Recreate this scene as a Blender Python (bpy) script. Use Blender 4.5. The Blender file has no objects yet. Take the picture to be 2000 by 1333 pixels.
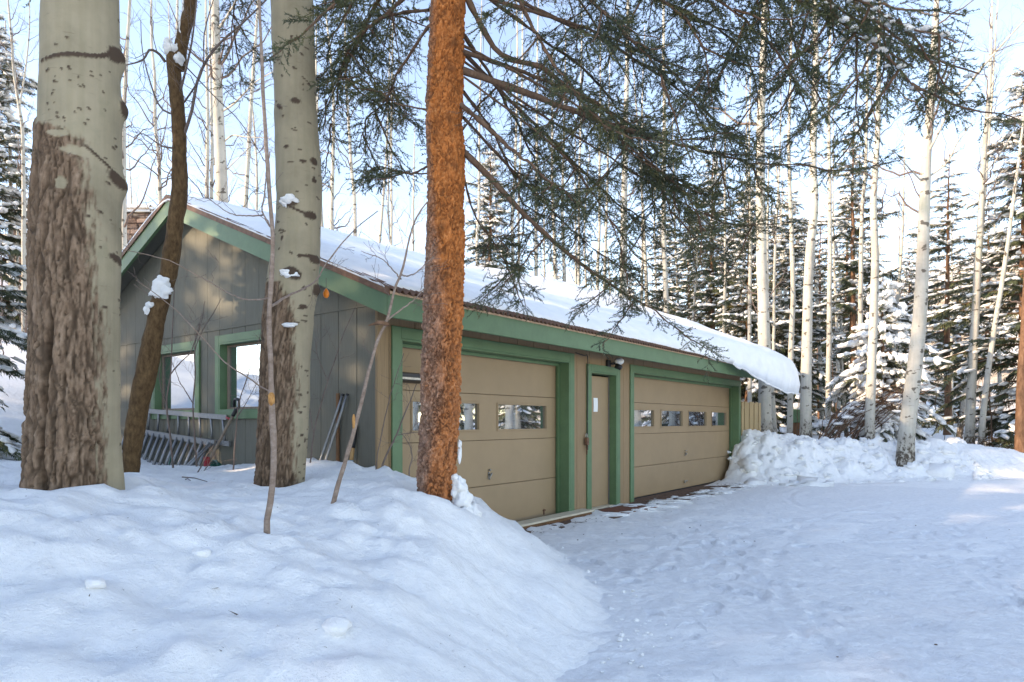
import bpy, math, random
import numpy as np
from mathutils import Vector, Matrix, Euler

SC = bpy.context.scene
COL = SC.collection
R = math.radians

# ------------------------------------------------------------------ camera, world, sun, exposure
CAM_H = 1.31
cam_d = bpy.data.cameras.new("camera")
cam_d.sensor_width = 36.0
cam_d.lens = 23.04
cam_d.shift_y = 0.0787
cam_d.clip_start = 0.05
cam_d.clip_end = 2000
cam = bpy.data.objects.new("camera", cam_d)
COL.objects.link(cam)
cam.location = (0, 0, CAM_H)
cam.rotation_euler = (R(90), 0, 0)
SC.camera = cam

SUN_ELEV = R(21)
SUN_FROM = Vector((-0.95, -0.31, 0)).normalized()          # horizontal direction towards the sun
w = bpy.data.worlds.new("World")
SC.world = w
w.use_nodes = True
nt = w.node_tree
bg = nt.nodes["Background"]
sky = nt.nodes.new("ShaderNodeTexSky")
sky.sky_type = 'NISHITA'
sky.sun_disc = False
sky.sun_elevation = SUN_ELEV
sky.sun_rotation = math.atan2(SUN_FROM.x, SUN_FROM.y)
sky.altitude = 2400
sky.air_density = 1.15
sky.dust_density = 0.9
sky.ozone_density = 1.0
nt.links.new(sky.outputs[0], bg.inputs[0])
bg.inputs[1].default_value = 0.15

sun_d = bpy.data.lights.new("sun", 'SUN')
sun_d.energy = 2.0
sun_d.angle = R(0.6)
sun_d.color = (1.0, 0.87, 0.68)
sun = bpy.data.objects.new("sun", sun_d)
COL.objects.link(sun)
sdir = Vector((SUN_FROM.x * math.cos(SUN_ELEV), SUN_FROM.y * math.cos(SUN_ELEV), math.sin(SUN_ELEV)))
sun.rotation_euler = (-sdir).to_track_quat('-Z', 'Y').to_euler()
sun.location = sdir * 50

SC.view_settings.view_transform = 'Standard'
SC.view_settings.look = 'None'
SC.view_settings.gamma = 1
SC.view_settings.use_curve_mapping = False
SC.view_settings.exposure = 2.05
SC.view_settings.use_white_balance = True
SC.view_settings.white_balance_temperature = 7900
SC.view_settings.white_balance_tint = 16
SC.render.engine = 'CYCLES'
SC.cycles.use_denoising = True
SC.cycles.max_bounces = 6
SC.cycles.diffuse_bounces = 4
SC.cycles.glossy_bounces = 3
SC.cycles.transmission_bounces = 3
SC.cycles.transparent_max_bounces = 6

rng = np.random.default_rng(7)
rnd = random.Random(11)

# ------------------------------------------------------------------ helpers
F_PX, HOR = 1280.0, 824.0
def at(px, py, Y):
    """a point of the place seen at photo pixel (px, py) and Y metres away"""
    return np.array([(px - 1000) / F_PX * Y, Y, CAM_H - (py - HOR) / F_PX * Y])

def hash3(i, j, k, seed=0):
    n = (i * 374761393 + j * 668265263 + k * 2147483647 + seed * 974634777) & 0xFFFFFFFF
    n = ((n ^ (n >> 13)) * 1274126177) & 0xFFFFFFFF
    n = (n ^ (n >> 16)) & 0xFFFFFFFF
    return n.astype(np.float64) / 4294967295.0

def vnoise(x, y, z=0.0, seed=0):
    x, y, z = np.broadcast_arrays(np.asarray(x, float), np.asarray(y, float), np.asarray(z, float))
    i, j, k = np.floor(x).astype(np.int64), np.floor(y).astype(np.int64), np.floor(z).astype(np.int64)
    fx, fy, fz = x - i, y - j, z - k
    fx = fx * fx * (3 - 2 * fx); fy = fy * fy * (3 - 2 * fy); fz = fz * fz * (3 - 2 * fz)
    r = 0
    for a in (0, 1):
        for b in (0, 1):
            for c in (0, 1):
                r = r + hash3(i + a, j + b, k + c, seed) * (fx if a else 1 - fx) * (fy if b else 1 - fy) * (fz if c else 1 - fz)
    return r * 2 - 1

def fbm(x, y, z=0.0, seed=0, oct=4, gain=0.5):
    r, a, f = 0, 1.0, 1.0
    for o in range(oct):
        r = r + a * vnoise(np.asarray(x) * f, np.asarray(y) * f, np.asarray(z) * f, seed + o)
        a *= gain; f *= 2.03
    return r

def sstep(a, b, x):
    t = np.clip((x - a) / (b - a), 0, 1)
    return t * t * (3 - 2 * t)

def np_mesh(name, V, F, smooth=False):
    """V (n,3); F a list of (m,k) index arrays"""
    if not isinstance(F, (list, tuple)):
        F = [F]
    F = [np.asarray(f, np.int32) for f in F if len(f)]
    V = np.asarray(V, np.float32)
    me = bpy.data.meshes.new(name)
    nl = sum(f.size for f in F); npoly = sum(len(f) for f in F)
    me.vertices.add(len(V)); me.loops.add(nl); me.polygons.add(npoly)
    me.vertices.foreach_set("co", V.ravel())
    me.loops.foreach_set("vertex_index", np.concatenate([f.ravel() for f in F]))
    starts, o = [], 0
    for f in F:
        starts.append(o + np.arange(len(f)) * f.shape[1]); o += f.size
    me.polygons.foreach_set("loop_start", np.concatenate(starts).astype(np.int32))
    me.polygons.foreach_set("use_smooth", np.full(npoly, bool(smooth)))
    me.update(calc_edges=True)
    return me

class MB:
    """collects shapes into one mesh"""
    def __init__(s):
        s.V, s.T, s.Q, s.n = [], [], [], 0
    def add(s, V, tris=None, quads=None):
        V = np.asarray(V, float).reshape(-1, 3)
        if tris is not None and len(tris): s.T.append(np.asarray(tris, int) + s.n)
        if quads is not None and len(quads): s.Q.append(np.asarray(quads, int) + s.n)
        s.V.append(V); s.n += len(V)
        return s
    def box(s, a, b, bev=0.0):
        a = np.minimum(a, b); b2 = np.maximum(a, b); a = np.asarray(a, float); b = np.asarray(b2, float)
        if bev <= 0:
            V = [[(a, b)[i][0], (a, b)[j][1], (a, b)[k][2]] for i in (0, 1) for j in (0, 1) for k in (0, 1)]
            s.add(V, quads=[[0, 1, 3, 2], [4, 6, 7, 5], [0, 4, 5, 1], [2, 3, 7, 6], [0, 2, 6, 4], [1, 5, 7, 3]])
        else:
            bev = min(bev, 0.45 * float((b - a).min()))
            P, idx = [], {}
            for i in (0, 1):
                for j in (0, 1):
                    for k in (0, 1):
                        for ax in range(3):
                            c = np.array([(a, b)[i][0], (a, b)[j][1], (a, b)[k][2]])
                            for o, q in enumerate((i, j, k)):
                                if o != ax: c[o] += bev if q == 0 else -bev
                            idx[(i, j, k, ax)] = len(P); P.append(c)
            Q, T = [], []
            for ax in range(3):
                for sd in (0, 1):
                    o1, o2 = [o for o in range(3) if o != ax]
                    q = []
                    for (p, r) in ((0, 0), (1, 0), (1, 1), (0, 1)):
                        key = [0, 0, 0]; key[ax] = sd; key[o1] = p; key[o2] = r
                        q.append(idx[(*key, ax)])
                    flip = (sd == 0) ^ (ax == 1)
                    Q.append(q[::-1] if flip else q)
            for ax in range(3):           # edges along axis ax
                o1, o2 = [o for o in range(3) if o != ax]
                for p in (0, 1):
                    for r in (0, 1):
                        k0 = [0, 0, 0]; k0[o1] = p; k0[o2] = r; k1 = list(k0); k1[ax] = 1
                        Q.append([idx[(*k0, o1)], idx[(*k1, o1)], idx[(*k1, o2)], idx[(*k0, o2)]])
            for i in (0, 1):
                for j in (0, 1):
                    for k in (0, 1):
                        T.append([idx[(i, j, k, 0)], idx[(i, j, k, 1)], idx[(i, j, k, 2)]])
            s.add(P, tris=T, quads=Q)
        return s
    def prism(s, poly, y0, y1):
        """poly: list of (x, z), extruded along y"""
        n = len(poly)
        V = [[x, y0, z] for x, z in poly] + [[x, y1, z] for x, z in poly]
        s.add(V, quads=[[i, (i + 1) % n, n + (i + 1) % n, n + i] for i in range(n)])
        base = s.n - 2 * n
        s.T.append(np.array([[0, i, i + 1] for i in range(1, n - 1)] + [[n, n + i + 1, n + i] for i in range(1, n - 1)]) + base)
        return s
    def tube(s, path, rad, sides=8, caps=True):
        P = np.asarray(path, float); n = len(P)
        rad = np.broadcast_to(np.asarray(rad, float), (n,))
        T = np.gradient(P, axis=0); T /= np.linalg.norm(T, axis=1)[:, None] + 1e-12
        ref = np.array([0, 0, 1.0]) if abs(T[0][2]) < 0.9 else np.array([1.0, 0, 0])
        A = ref - T * (T @ ref)[:, None]
        nn = np.linalg.norm(A, axis=1)
        A /= nn[:, None] + 1e-9
        B = np.cross(T, A)
        th = np.arange(sides) / sides * 2 * np.pi
        V = P[:, None, :] + rad[:, None, None] * (np.cos(th)[None, :, None] * A[:, None, :] + np.sin(th)[None, :, None] * B[:, None, :])
        i = np.arange(n - 1)[:, None] * sides; j = np.arange(sides)[None, :]; j2 = (j + 1) % sides
        Q = np.stack([i + j, i + j2, i + sides + j2, i + sides + j], -1).reshape(-1, 4)
        Tr = []
        if caps:
            Tr = [[0, k + 1, k] for k in range(1, sides - 1)] + [[(n - 1) * sides, (n - 1) * sides + k, (n - 1) * sides + k + 1] for k in range(1, sides - 1)]
        s.add(V.reshape(-1, 3), tris=Tr, quads=Q)
        return s
    def mesh(s, name, smooth=False):
        V = np.concatenate(s.V) if s.V else np.zeros((0, 3))
        F = []
        if s.T: F.append(np.concatenate(s.T))
        if s.Q: F.append(np.concatenate(s.Q))
        return np_mesh(name, V, F, smooth)
    def build(s, name, m, parent=None, smooth=False):
        return obj(name, s.mesh(name, smooth), m, parent)

def obj(name, me, m=None, parent=None):
    o = bpy.data.objects.new(name, me)
    COL.objects.link(o)
    if m is not None and len(me.materials) == 0:
        me.materials.append(m)
    if parent is not None: o.parent = parent
    return o
def tag(o, label=None, cat=None, group=None, kind=None):
    if label: o["label"] = label
    if cat: o["category"] = cat
    if group: o["group"] = group
    if kind: o["kind"] = kind
    return o
def thing(name, label, cat, loc=(0, 0, 0), rz=0.0, group=None):
    o = bpy.data.objects.new(name, None)
    COL.objects.link(o)
    o.empty_display_size = 0.1
    o.location = Vector([float(c) for c in loc]); o.rotation_euler = (0, 0, rz)
    return tag(o, label, cat, group)
def attr(me, name, vals):
    a = me.attributes.new(name, 'FLOAT', 'POINT')
    a.data.foreach_set("value", np.asarray(vals, np.float32).ravel())

def ell(c, r, seed=0, lump=0.15, nu=10, nv=6):
    """a lumpy ellipsoid: V, quads"""
    u = np.arange(nu) / nu * 2 * np.pi; v = np.linspace(-np.pi / 2, np.pi / 2, nv)
    uu, vv = np.meshgrid(u, v)
    D = np.stack([np.cos(vv) * np.cos(uu), np.cos(vv) * np.sin(uu), np.sin(vv)], -1).reshape(-1, 3)
    k = 1 + lump * vnoise(D[:, 0] * 1.7 + seed * 3.1, D[:, 1] * 1.7, D[:, 2] * 1.7 + seed, 5)
    V = D * k[:, None] * np.asarray(r) + np.asarray(c)
    i = np.arange(nv - 1)[:, None] * nu; j = np.arange(nu)[None]; j2 = (j + 1) % nu
    return V, np.stack([i + j, i + j2, i + nu + j2, i + nu + j], -1).reshape(-1, 4)

# ------------------------------------------------------------------ materials
def new_mat(name):
    m = bpy.data.materials.new(name); m.use_nodes = True
    t = m.node_tree; p = t.nodes["Principled BSDF"]
    return m, t, p
def N(t, kind, **kw):
    n = t.nodes.new(kind)
    for k, v in kw.items():
        if k.startswith("_"): setattr(n, k[1:], v)
        else: n.inputs[k.replace("_", " ")].default_value = v
    return n
def coords(t, scale=(1, 1, 1), which="Object"):
    tc = t.nodes.new("ShaderNodeTexCoord"); mp = t.nodes.new("ShaderNodeMapping")
    mp.inputs["Scale"].default_value = scale
    t.links.new(tc.outputs[which], mp.inputs[0])
    return mp.outputs[0]
def ramp(t, fac, stops):
    r = t.nodes.new("ShaderNodeValToRGB")
    e = r.color_ramp.elements
    e[0].position, e[0].color = stops[0][0], (*stops[0][1], 1)
    e[1].position, e[1].color = stops[-1][0], (*stops[-1][1], 1)
    for p, c in stops[1:-1]:
        x = e.new(p); x.color = (*c, 1)
    t.links.new(fac, r.inputs[0])
    return r.outputs[0]
def mixc(t, fac, a, b):
    m = t.nodes.new("ShaderNodeMix"); m.data_type = 'RGBA'
    for sock, v in ((m.inputs[0], fac), (m.inputs[6], a), (m.inputs[7], b)):
        if hasattr(v, "links"): t.links.new(v, sock)
        else: sock.default_value = v if not isinstance(v, tuple) else (*v, 1)
    return m.outputs[2]
def bump(t, p, height, strength=0.3, dist=0.01):
    b = t.nodes.new("ShaderNodeBump"); b.inputs["Strength"].default_value = strength; b.inputs["Distance"].default_value = dist
    t.links.new(height, b.inputs["Height"]); t.links.new(b.outputs[0], p.inputs["Normal"])
    return b
def plain(name, col, rough=0.6, metal=0.0, var=0.12, scale=6.0, bumpy=0.15, spec=0.4, stretch=(1, 1, 1)):
    """paint / metal / plastic with a little unevenness in tone and relief"""
    m, t, p = new_mat(name)
    co = coords(t, stretch)
    n = N(t, "ShaderNodeTexNoise", Scale=scale, Detail=6.0, Roughness=0.65)
    t.links.new(co, n.inputs["Vector"])
    d = tuple(max(0, c * (1 - var)) for c in col); l = tuple(min(1, c * (1 + var)) for c in col)
    t.links.new(ramp(t, n.outputs[0], [(0.3, d), (0.7, l)]), p.inputs["Base Color"])
    p.inputs["Roughness"].default_value = rough; p.inputs["Metallic"].default_value = metal
    p.inputs["Specular IOR Level"].default_value = spec
    if bumpy:
        n2 = N(t, "ShaderNodeTexNoise", Scale=scale * 9, Detail=4.0)
        t.links.new(co, n2.inputs["Vector"])
        bump(t, p, n2.outputs[0], bumpy, 0.004)
    return m

def snow_mat(name, col=(0.90, 0.895, 0.885), fine=60.0, med=9.0, strength=0.35, dirt=0.0):
    m, t, p = new_mat(name)
    co = coords(t)
    a = N(t, "ShaderNodeTexNoise", Scale=med, Detail=8.0, Roughness=0.6); t.links.new(co, a.inputs["Vector"])
    b = N(t, "ShaderNodeTexNoise", Scale=fine, Detail=5.0, Roughness=0.7); t.links.new(co, b.inputs["Vector"])
    add = N(t, "ShaderNodeMath", _operation='MULTIPLY_ADD'); add.inputs[1].default_value = 0.45
    t.links.new(b.outputs[0], add.inputs[0]); t.links.new(a.outputs[0], add.inputs[2])
    bump(t, p, add.outputs[0], strength, 0.03)
    dk = tuple(c * (0.93 - dirt) for c in col)
    c = ramp(t, a.outputs[0], [(0.3, dk), (0.6, col)])
    t.links.new(c, p.inputs["Base Color"])
    p.inputs["Roughness"].default_value = 0.62
    p.inputs["Specular IOR Level"].default_value = 0.3
    p.inputs["Subsurface Weight"].default_value = 0.0
    return m

M = {}
M["snow"] = snow_mat("snow", fine=95.0, med=15.0, strength=0.75)
M["snow_soft"] = snow_mat("snow_soft", fine=40, med=4.0, strength=0.2)
def brushy_hill():
    m, t, p = new_mat("brushy_hillside")
    a = N(t, "ShaderNodeTexNoise", Scale=0.22, Detail=9.0, Roughness=0.72); t.links.new(coords(t), a.inputs["Vector"])
    b = N(t, "ShaderNodeTexNoise", Scale=0.03, Detail=3.0); t.links.new(coords(t), b.inputs["Vector"])
    ad = N(t, "ShaderNodeMath", _operation='MULTIPLY_ADD'); ad.inputs[1].default_value = 0.6; t.links.new(b.outputs[0], ad.inputs[0]); t.links.new(a.outputs[0], ad.inputs[2])
    t.links.new(ramp(t, ad.outputs[0], [(0.58, (0.24, 0.17, 0.115)), (0.72, (0.44, 0.35, 0.26)), (0.88, (0.70, 0.68, 0.65))]), p.inputs["Base Color"])
    p.inputs["Roughness"].default_value = 0.9
    bump(t, p, a.outputs[0], 0.6, 1.0)
    return m
M["hill"] = brushy_hill()
M["snow_packed"] = snow_mat("snow_packed", col=(0.85, 0.85, 0.85), fine=70, med=16.0, strength=0.75, dirt=0.06)

def siding(name, col, dark):
    """painted plywood: grain, faded patches, run-off streaks"""
    m, t, p = new_mat(name)
    co = coords(t, (1, 1, 1))
    g = coords(t, (30, 30, 1.2))
    n1 = N(t, "ShaderNodeTexNoise", Scale=1.6, Detail=6.0, Roughness=0.6); t.links.new(co, n1.inputs["Vector"])
    n2 = N(t, "ShaderNodeTexNoise", Scale=3.0, Detail=6.0, Roughness=0.65); t.links.new(g, n2.inputs["Vector"])
    base = mixc(t, n1.outputs[0], dark, col)
    c2 = ramp(t, n2.outputs[0], [(0.35, (0.82, 0.82, 0.82)), (0.65, (1.08, 1.07, 1.05))])
    mm = t.nodes.new("ShaderNodeMix"); mm.data_type = 'RGBA'; mm.blend_type = 'MULTIPLY'; mm.inputs[0].default_value = 0.8
    t.links.new(base, mm.inputs[6]); t.links.new(c2, mm.inputs[7])
    t.links.new(mm.outputs[2], p.inputs["Base Color"])
    p.inputs["Roughness"].default_value = 0.75; p.inputs["Specular IOR Level"].default_value = 0.25
    bump(t, p, n2.outputs[0], 0.35, 0.004)
    return m
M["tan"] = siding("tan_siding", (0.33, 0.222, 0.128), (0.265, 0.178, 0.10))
M["gable"] = siding("shade_tinted_siding", (0.178, 0.172, 0.138), (0.125, 0.121, 0.10))  # front's tan paint with the gable's shade put into its colour
M["tan_door"] = plain("tan_door_paint", (0.325, 0.222, 0.126), 0.6, var=0.06, scale=3, bumpy=0.08)
M["green"] = plain("green_paint", (0.096, 0.175, 0.087), 0.5, var=0.12, scale=5, bumpy=0.12)
M["dark_void"] = plain("dark_interior", (0.02, 0.02, 0.02), 0.9, bumpy=0)
M["door_back"] = plain("door_backing", (0.14, 0.095, 0.055), 0.9, bumpy=0)
M["groove"] = plain("sheathing", (0.10, 0.085, 0.06), 0.9, bumpy=0.1)
M["rust"] = plain("rusty_metal", (0.17, 0.085, 0.05), 0.6, metal=0.25, var=0.45, scale=14, bumpy=0.3)
M["copper"] = plain("weathered_drip_edge", (0.60, 0.40, 0.26), 0.5, metal=0.3, var=0.3, scale=20)
M["alu"] = plain("aluminium", (0.24, 0.245, 0.25), 0.45, metal=0.7, var=0.1, scale=20)
M["black"] = plain("black_plastic", (0.015, 0.015, 0.017), 0.45, var=0.3)
M["white"] = plain("white_paper", (0.8, 0.8, 0.78), 0.7, var=0.03)
M["steel"] = plain("worn_steel", (0.35, 0.33, 0.3), 0.35, metal=0.9, var=0.3, scale=40)
M["wood_handle"] = plain("wood_handle", (0.42, 0.24, 0.10), 0.5, var=0.25, scale=10, stretch=(8, 8, 1))
M["grey_wood"] = plain("weathered_handle", (0.22, 0.17, 0.13), 0.7, var=0.3, scale=10, stretch=(8, 8, 1))
M["brown_wood"] = plain("brown_wood", (0.16, 0.075, 0.03), 0.7, var=0.35, scale=8, stretch=(8, 8, 1))
M["red"] = plain("red_plastic", (0.35, 0.02, 0.03), 0.4)
M["blue_lbl"] = plain("blue_label", (0.25, 0.42, 0.52), 0.5)
M["orange"] = plain("orange_plastic", (0.85, 0.23, 0.02), 0.35, var=0.1)
M["hose"] = plain("green_hose", (0.01, 0.10, 0.07), 0.35, var=0.2)
M["mat"] = plain("brown_doormat", (0.17, 0.062, 0.036), 0.95, var=0.35, scale=40, bumpy=0.6)
M["plank"] = plain("cream_plank", (0.55, 0.48, 0.36), 0.6, var=0.15, scale=6, stretch=(1, 8, 8))
M["fence"] = siding("fence_wood", (0.50, 0.38, 0.22), (0.40, 0.29, 0.16))
M["litter"] = plain("leaf_litter", (0.13, 0.075, 0.05), 0.95, var=0.6, scale=30, bumpy=0.6)

def glass(name, refl=0.60, tint=(0.02, 0.024, 0.028)):
    m, t, p = new_mat(name)
    gl = N(t, "ShaderNodeBsdfGlossy", Roughness=0.02); gl.inputs[0].default_value = (0.80, 0.90, 1.0, 1)
    co = coords(t); nz = N(t, "ShaderNodeTexNoise", Scale=1.6, Detail=1.0); t.links.new(co, nz.inputs["Vector"])
    b = t.nodes.new("ShaderNodeBump"); b.inputs["Strength"].default_value = 0.05; b.inputs["Distance"].default_value = 0.02
    t.links.new(nz.outputs[0], b.inputs["Height"]); t.links.new(b.outputs[0], gl.inputs["Normal"])
    p.inputs["Base Color"].default_value = (*tint, 1); p.inputs["Roughness"].default_value = 0.1
    mx = t.nodes.new("ShaderNodeMixShader"); mx.inputs[0].default_value = refl
    t.links.new(p.outputs[0], mx.inputs[1]); t.links.new(gl.outputs[0], mx.inputs[2])
    t.links.new(mx.outputs[0], t.nodes["Material Output"].inputs[0])
    return m
M["glass"] = glass("window_glass")
# ------------------------------------------------------------------ ground
GA = 0.6485
GC = np.array([-1.31, 6.386])
GU = np.array([math.sin(GA), math.cos(GA)]); GV = np.array([-GU[1], GU[0]])
GRZ = math.pi / 2 - GA
def W(u, v, z=0.0):
    p = GC + u * GU + v * GV
    return np.array([p[0], p[1], z])

# heights of the ground snow, metres above the garage slab
CP = [(-1.23, 3.3, .70), (-1.09, 4.0, .78), (-.52, 4.6, .74), (-.2, 5.0, .54), (0.0, 5.6, .31), (.30, 5.3, .17),
      (.72, 5.0, -.03), (.55, 6.2, -.03), (.2, 7.6, -.06), (.38, 3.4, -.02), (.55, 4.2, .0), (.25, 2.6, .0), (.1, 1.5, .05),
      (-.84, 2.16, .46), (-1.59, 2.03, .56), (-.38, 2.41, .34), (0, 3.48, .16), (-.02, 3.97, .28), (-.65, 2.8, .50), (-.12, 3.0, .20),
      (-.3, 3.6, .45), (-.2, 4.3, .50), (.15, 4.6, .28),
      (-1.8, 3.0, .78), (-3.5, 3.0, .88), (-2.54, 3.8, .93), (-2.0, 3.4, .84), (-1.85, 4.1, .80), (-3.17, 5.5, .90), (-1.76, 5.0, .83), (-2.4, 5.0, .80),
      (-5.04, 9.2, .72), (-4.0, 8.3, .70), (-2.99, 7.66, .72), (-2.2, 7.0, .82), (-1.53, 6.56, .84), (-1.31, 6.3, .80), (-3.0, 6.6, .72), (-4.2, 6.6, .84),
      (-.95, 5.6, .80), (-1.13, 6.62, .70), (-.71, 7.0, .40), (-.1, 7.7, .03), (-.5, 6.4, .55), (-.1, 6.8, .2),
      (-6.0, 3.0, .95), (-6.5, 6.0, 1.0), (-5.5, 7.6, .95), (-7.5, 9.5, 1.35), (-9.0, 12, 2.2), (-7, 12.5, 1.6), (-12, 15, 3.3), (-9, 17, 3.4), (-5, 15, 1.6), (-4, 20, 2.6), (-14, 9, 2.3), (-12, 4, 1.6), (-15, 25, 6.6), (-20, 20, 6.0), (-9, 26, 4.2), (-18, 15, 4.6),
      (-3, 0, .75), (-6, -2, .8), (-1.2, 0, .3), (-1.5, -4, .2), (-12, -6, 1.2),
      (2, 3, -.08), (2, 6, -.08), (3, 9, -.08), (5, 5, -.08), (8, 8, -.08), (6, 11, -.08), (1.2, 8.6, -.08), (3.2, 11.8, -.08), (10, 11, -.08), (12, 6, -.08), (5, 0, -.08), (12, 0, -.08), (1.5, 0, -.06), (1.2, 4, -.06), (4.6, 13.0, -.06),
      (18, 12, -.05), (18, 5, -.05),
      (3, 20, .8), (8, 20, .75), (13, 20, .6), (18, 20, .4), (6, 26, 1.0), (14, 28, .9), (22, 28, .8), (0, 28, 2.2), (22, 18, .2)]
CPa = np.array(CP)
def tps_fit(P, lam=0.004):
    n = len(P); d = np.linalg.norm(P[:, None, :2] - P[None, :, :2], axis=2)
    K = np.where(d > 0, d * d * np.log(d + 1e-12), 0) + lam * np.eye(n)
    A = np.zeros((n + 3, n + 3)); A[:n, :n] = K; A[:n, n] = 1; A[:n, n + 1:] = P[:, :2]; A[n, :n] = 1; A[n + 1:, :n] = P[:, :2].T
    return np.linalg.solve(A, np.concatenate([P[:, 2], np.zeros(3)]))
TW = tps_fit(CPa)
def tps(x, y):
    r = TW[-3] + TW[-2] * x + TW[-1] * y
    for (px, py, _), wgt in zip(CP, TW[:-3]):
        d2 = (x - px) ** 2 + (y - py) ** 2
        r = r + wgt * 0.5 * d2 * np.log(d2 + 1e-12)
    return r
def smax(a, b, k):
    h = np.clip(0.5 + 0.5 * (a - b) / k, 0, 1)
    return b * (1 - h) + a * h + k * h * (1 - h)
def berm(x, y):
    # ploughed bank along the far side of the drive: crest line from the fence to the right
    cy = 15.1 + 0.10 * (x - 5.0) - 0.9 * sstep(9, 16, x)
    top = 0.98 - 0.12 * sstep(6.0, 7.5, x) + 0.05 * np.sin(x * 1.3) - 0.30 * sstep(9.4, 13, x) - .25 * sstep(14, 19, x)
    d = y - cy
    prof = np.where(d < 0, 1 - sstep(0.0, 1.75, -d), 1 - 0.35 * sstep(0, 2.5, d))
    gate = sstep(4.35, 5.7, x + 0.35 * (y - 14.4)) * (1 - sstep(26, 30, x)) * (1 - sstep(3.0, 7.0, d))
    return top * prof * gate
def ground_base(x, y):
    x = np.asarray(x, float); y = np.asarray(y, float)
    near = tps(np.clip(x, -16, 24), np.clip(y, -8, 30))
    far = 1.0 + 0.010 * np.clip(y - 30, 0, 400) + 0.36 * np.clip(-x - 3, 0, 40) * sstep(10, 30, y)
    k = sstep(22, 36, np.hypot(np.maximum(0, np.abs(x - 4) - 6), y))
    z = near * (1 - k) + far * k
    drive = sstep(0.1, 0.9, x - 0.3 + 0.1 * np.sin(y)) * sstep(24, 20, x) * sstep(13.9, 12.5, y)
    z = smax(z, -0.07 + 0 * z, 0.10)
    return np.maximum(z, berm(x, y) - 0.02)
def ground_z(x, y):
    z = ground_base(x, y)
    bank = sstep(-0.02, 0.18, z)
    lump = 0.05 * fbm(x * 0.9, y * 0.9, 0, 3, 3) + 0.036 * fbm(x * 2.6, y * 3.4, 0, 9, 4) + 0.010 * fbm(x * 11, y * 11, 0, 13, 3)
    # wind ripples and half-buried clods on the near bank
    rip = 0.026 * (1 - np.abs(fbm(x * 3.1 + 0.5 * y, y * 7.0, 0, 21, 3)))
    cl = np.clip(vnoise(x * 5.5, y * 5.5, 0, 31) - 0.45, 0, 1) * 0.085 * sstep(-0.4, 0.4, vnoise(x * 0.8, y * 0.8, 0, 33))
    cl = cl + 0.080 * np.clip(vnoise(x * 10.5, y * 10.5, 0, 35) - 0.25, 0, 1) * sstep(-0.2, 0.5, vnoise(x * 1.3 + 4, y * 1.3, 0, 37)) + 0.020 * np.abs(fbm(x * 7, y * 7, 0, 39, 3))
    near = sstep(14, 9, np.hypot(x, y))
    toe = sstep(0.26, 0.04, z) * sstep(-.07, .0, z) * near
    z = z + bank * (lump + near * (rip + cl)) + toe * (0.035 * fbm(x * 3.2, y * 3.2, 0, 17, 4) + .02 * np.abs(fbm(x * 12, y * 12, 0, 19, 2)))
    # wells melted and packed round the near trunks
    for tx, ty, tr in ((-2.48, 3.8, .26), (-1.76, 5.0, .19), (-3.17, 5.5, .09), (-.53, 4.6, .15)):
        dd_ = np.hypot(x - tx, y - ty) - tr
        z = z - .075 * np.exp(-(np.maximum(dd_, 0) / .07) ** 2) + .030 * np.exp(-((dd_ - .20) / .10) ** 2) * (1 + .6 * vnoise(x * 6, y * 6, 0, 23))
    # chunky ploughed snow on the berm
    bz = berm(x, y)
    ch = sstep(0.08, 0.3, bz) * sstep(11.2, 9.0, x)
    z = z + ch * (0.17 * np.abs(fbm(x * 1.9, y * 1.9, 0, 41, 4)) + 0.07 * np.abs(fbm(x * 6, y * 6, 0, 43, 3)) - 0.07)
    return z
def gz(x, y):
    return float(ground_z(np.array([x]), np.array([y]))[0])

def spaced(a, b, step0, c, grow):
    """coordinates from a to b, spacing step0 near c and wider away from it"""
    up = [c]
    while up[-1] < b: up.append(up[-1] + step0 * (1 + grow * abs(up[-1] - c)))
    dn = [c]
    while dn[-1] > a: dn.append(dn[-1] - step0 * (1 + grow * abs(dn[-1] - c)))
    return np.array(sorted(set(dn + up)))
gx = spaced(-260, 320, 0.034, -0.9, 0.95)
gy = spaced(-60, 420, 0.027, 3.2, 0.85)
XX, YY = np.meshgrid(gx, gy)
ZZ = ground_z(XX, YY)
# keep the ground below the building floor
ul = (XX - GC[0]) * GU[0] + (YY - GC[1]) * GU[1]; vl = (XX - GC[0]) * GV[0] + (YY - GC[1]) * GV[1]
inside = (ul > 0.12) & (ul < 10.7) & (vl > 0.1) & (vl < 7.4)
ZZ = np.where(inside, -0.12, ZZ)
BX0, BX1, BY0, BY1 = 4.2, 12.5, 13.0, 17.2          # the ploughed bank gets a finer sheet of its own
patch = lambda x, y, m: sstep(BX0, BX0 + m, x) * sstep(BX1, BX1 - m, x) * sstep(BY0, BY0 + m, y) * sstep(BY1, BY1 - m, y)
ZZ = ZZ - 0.35 * patch(XX, YY, 0.7) * (berm(XX, YY) > .03)
ny, nx = XX.shape
i = np.arange(ny - 1)[:, None] * nx; j = np.arange(nx - 1)[None]
Q = np.stack([i + j, i + j + 1, i + nx + j + 1, i + nx + j], -1).reshape(-1, 4)
g_o = obj("ground", np_mesh("ground", np.stack([XX, YY, ZZ], -1).reshape(-1, 3), Q, True), M["snow"])
tag(g_o, kind="structure")

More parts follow.
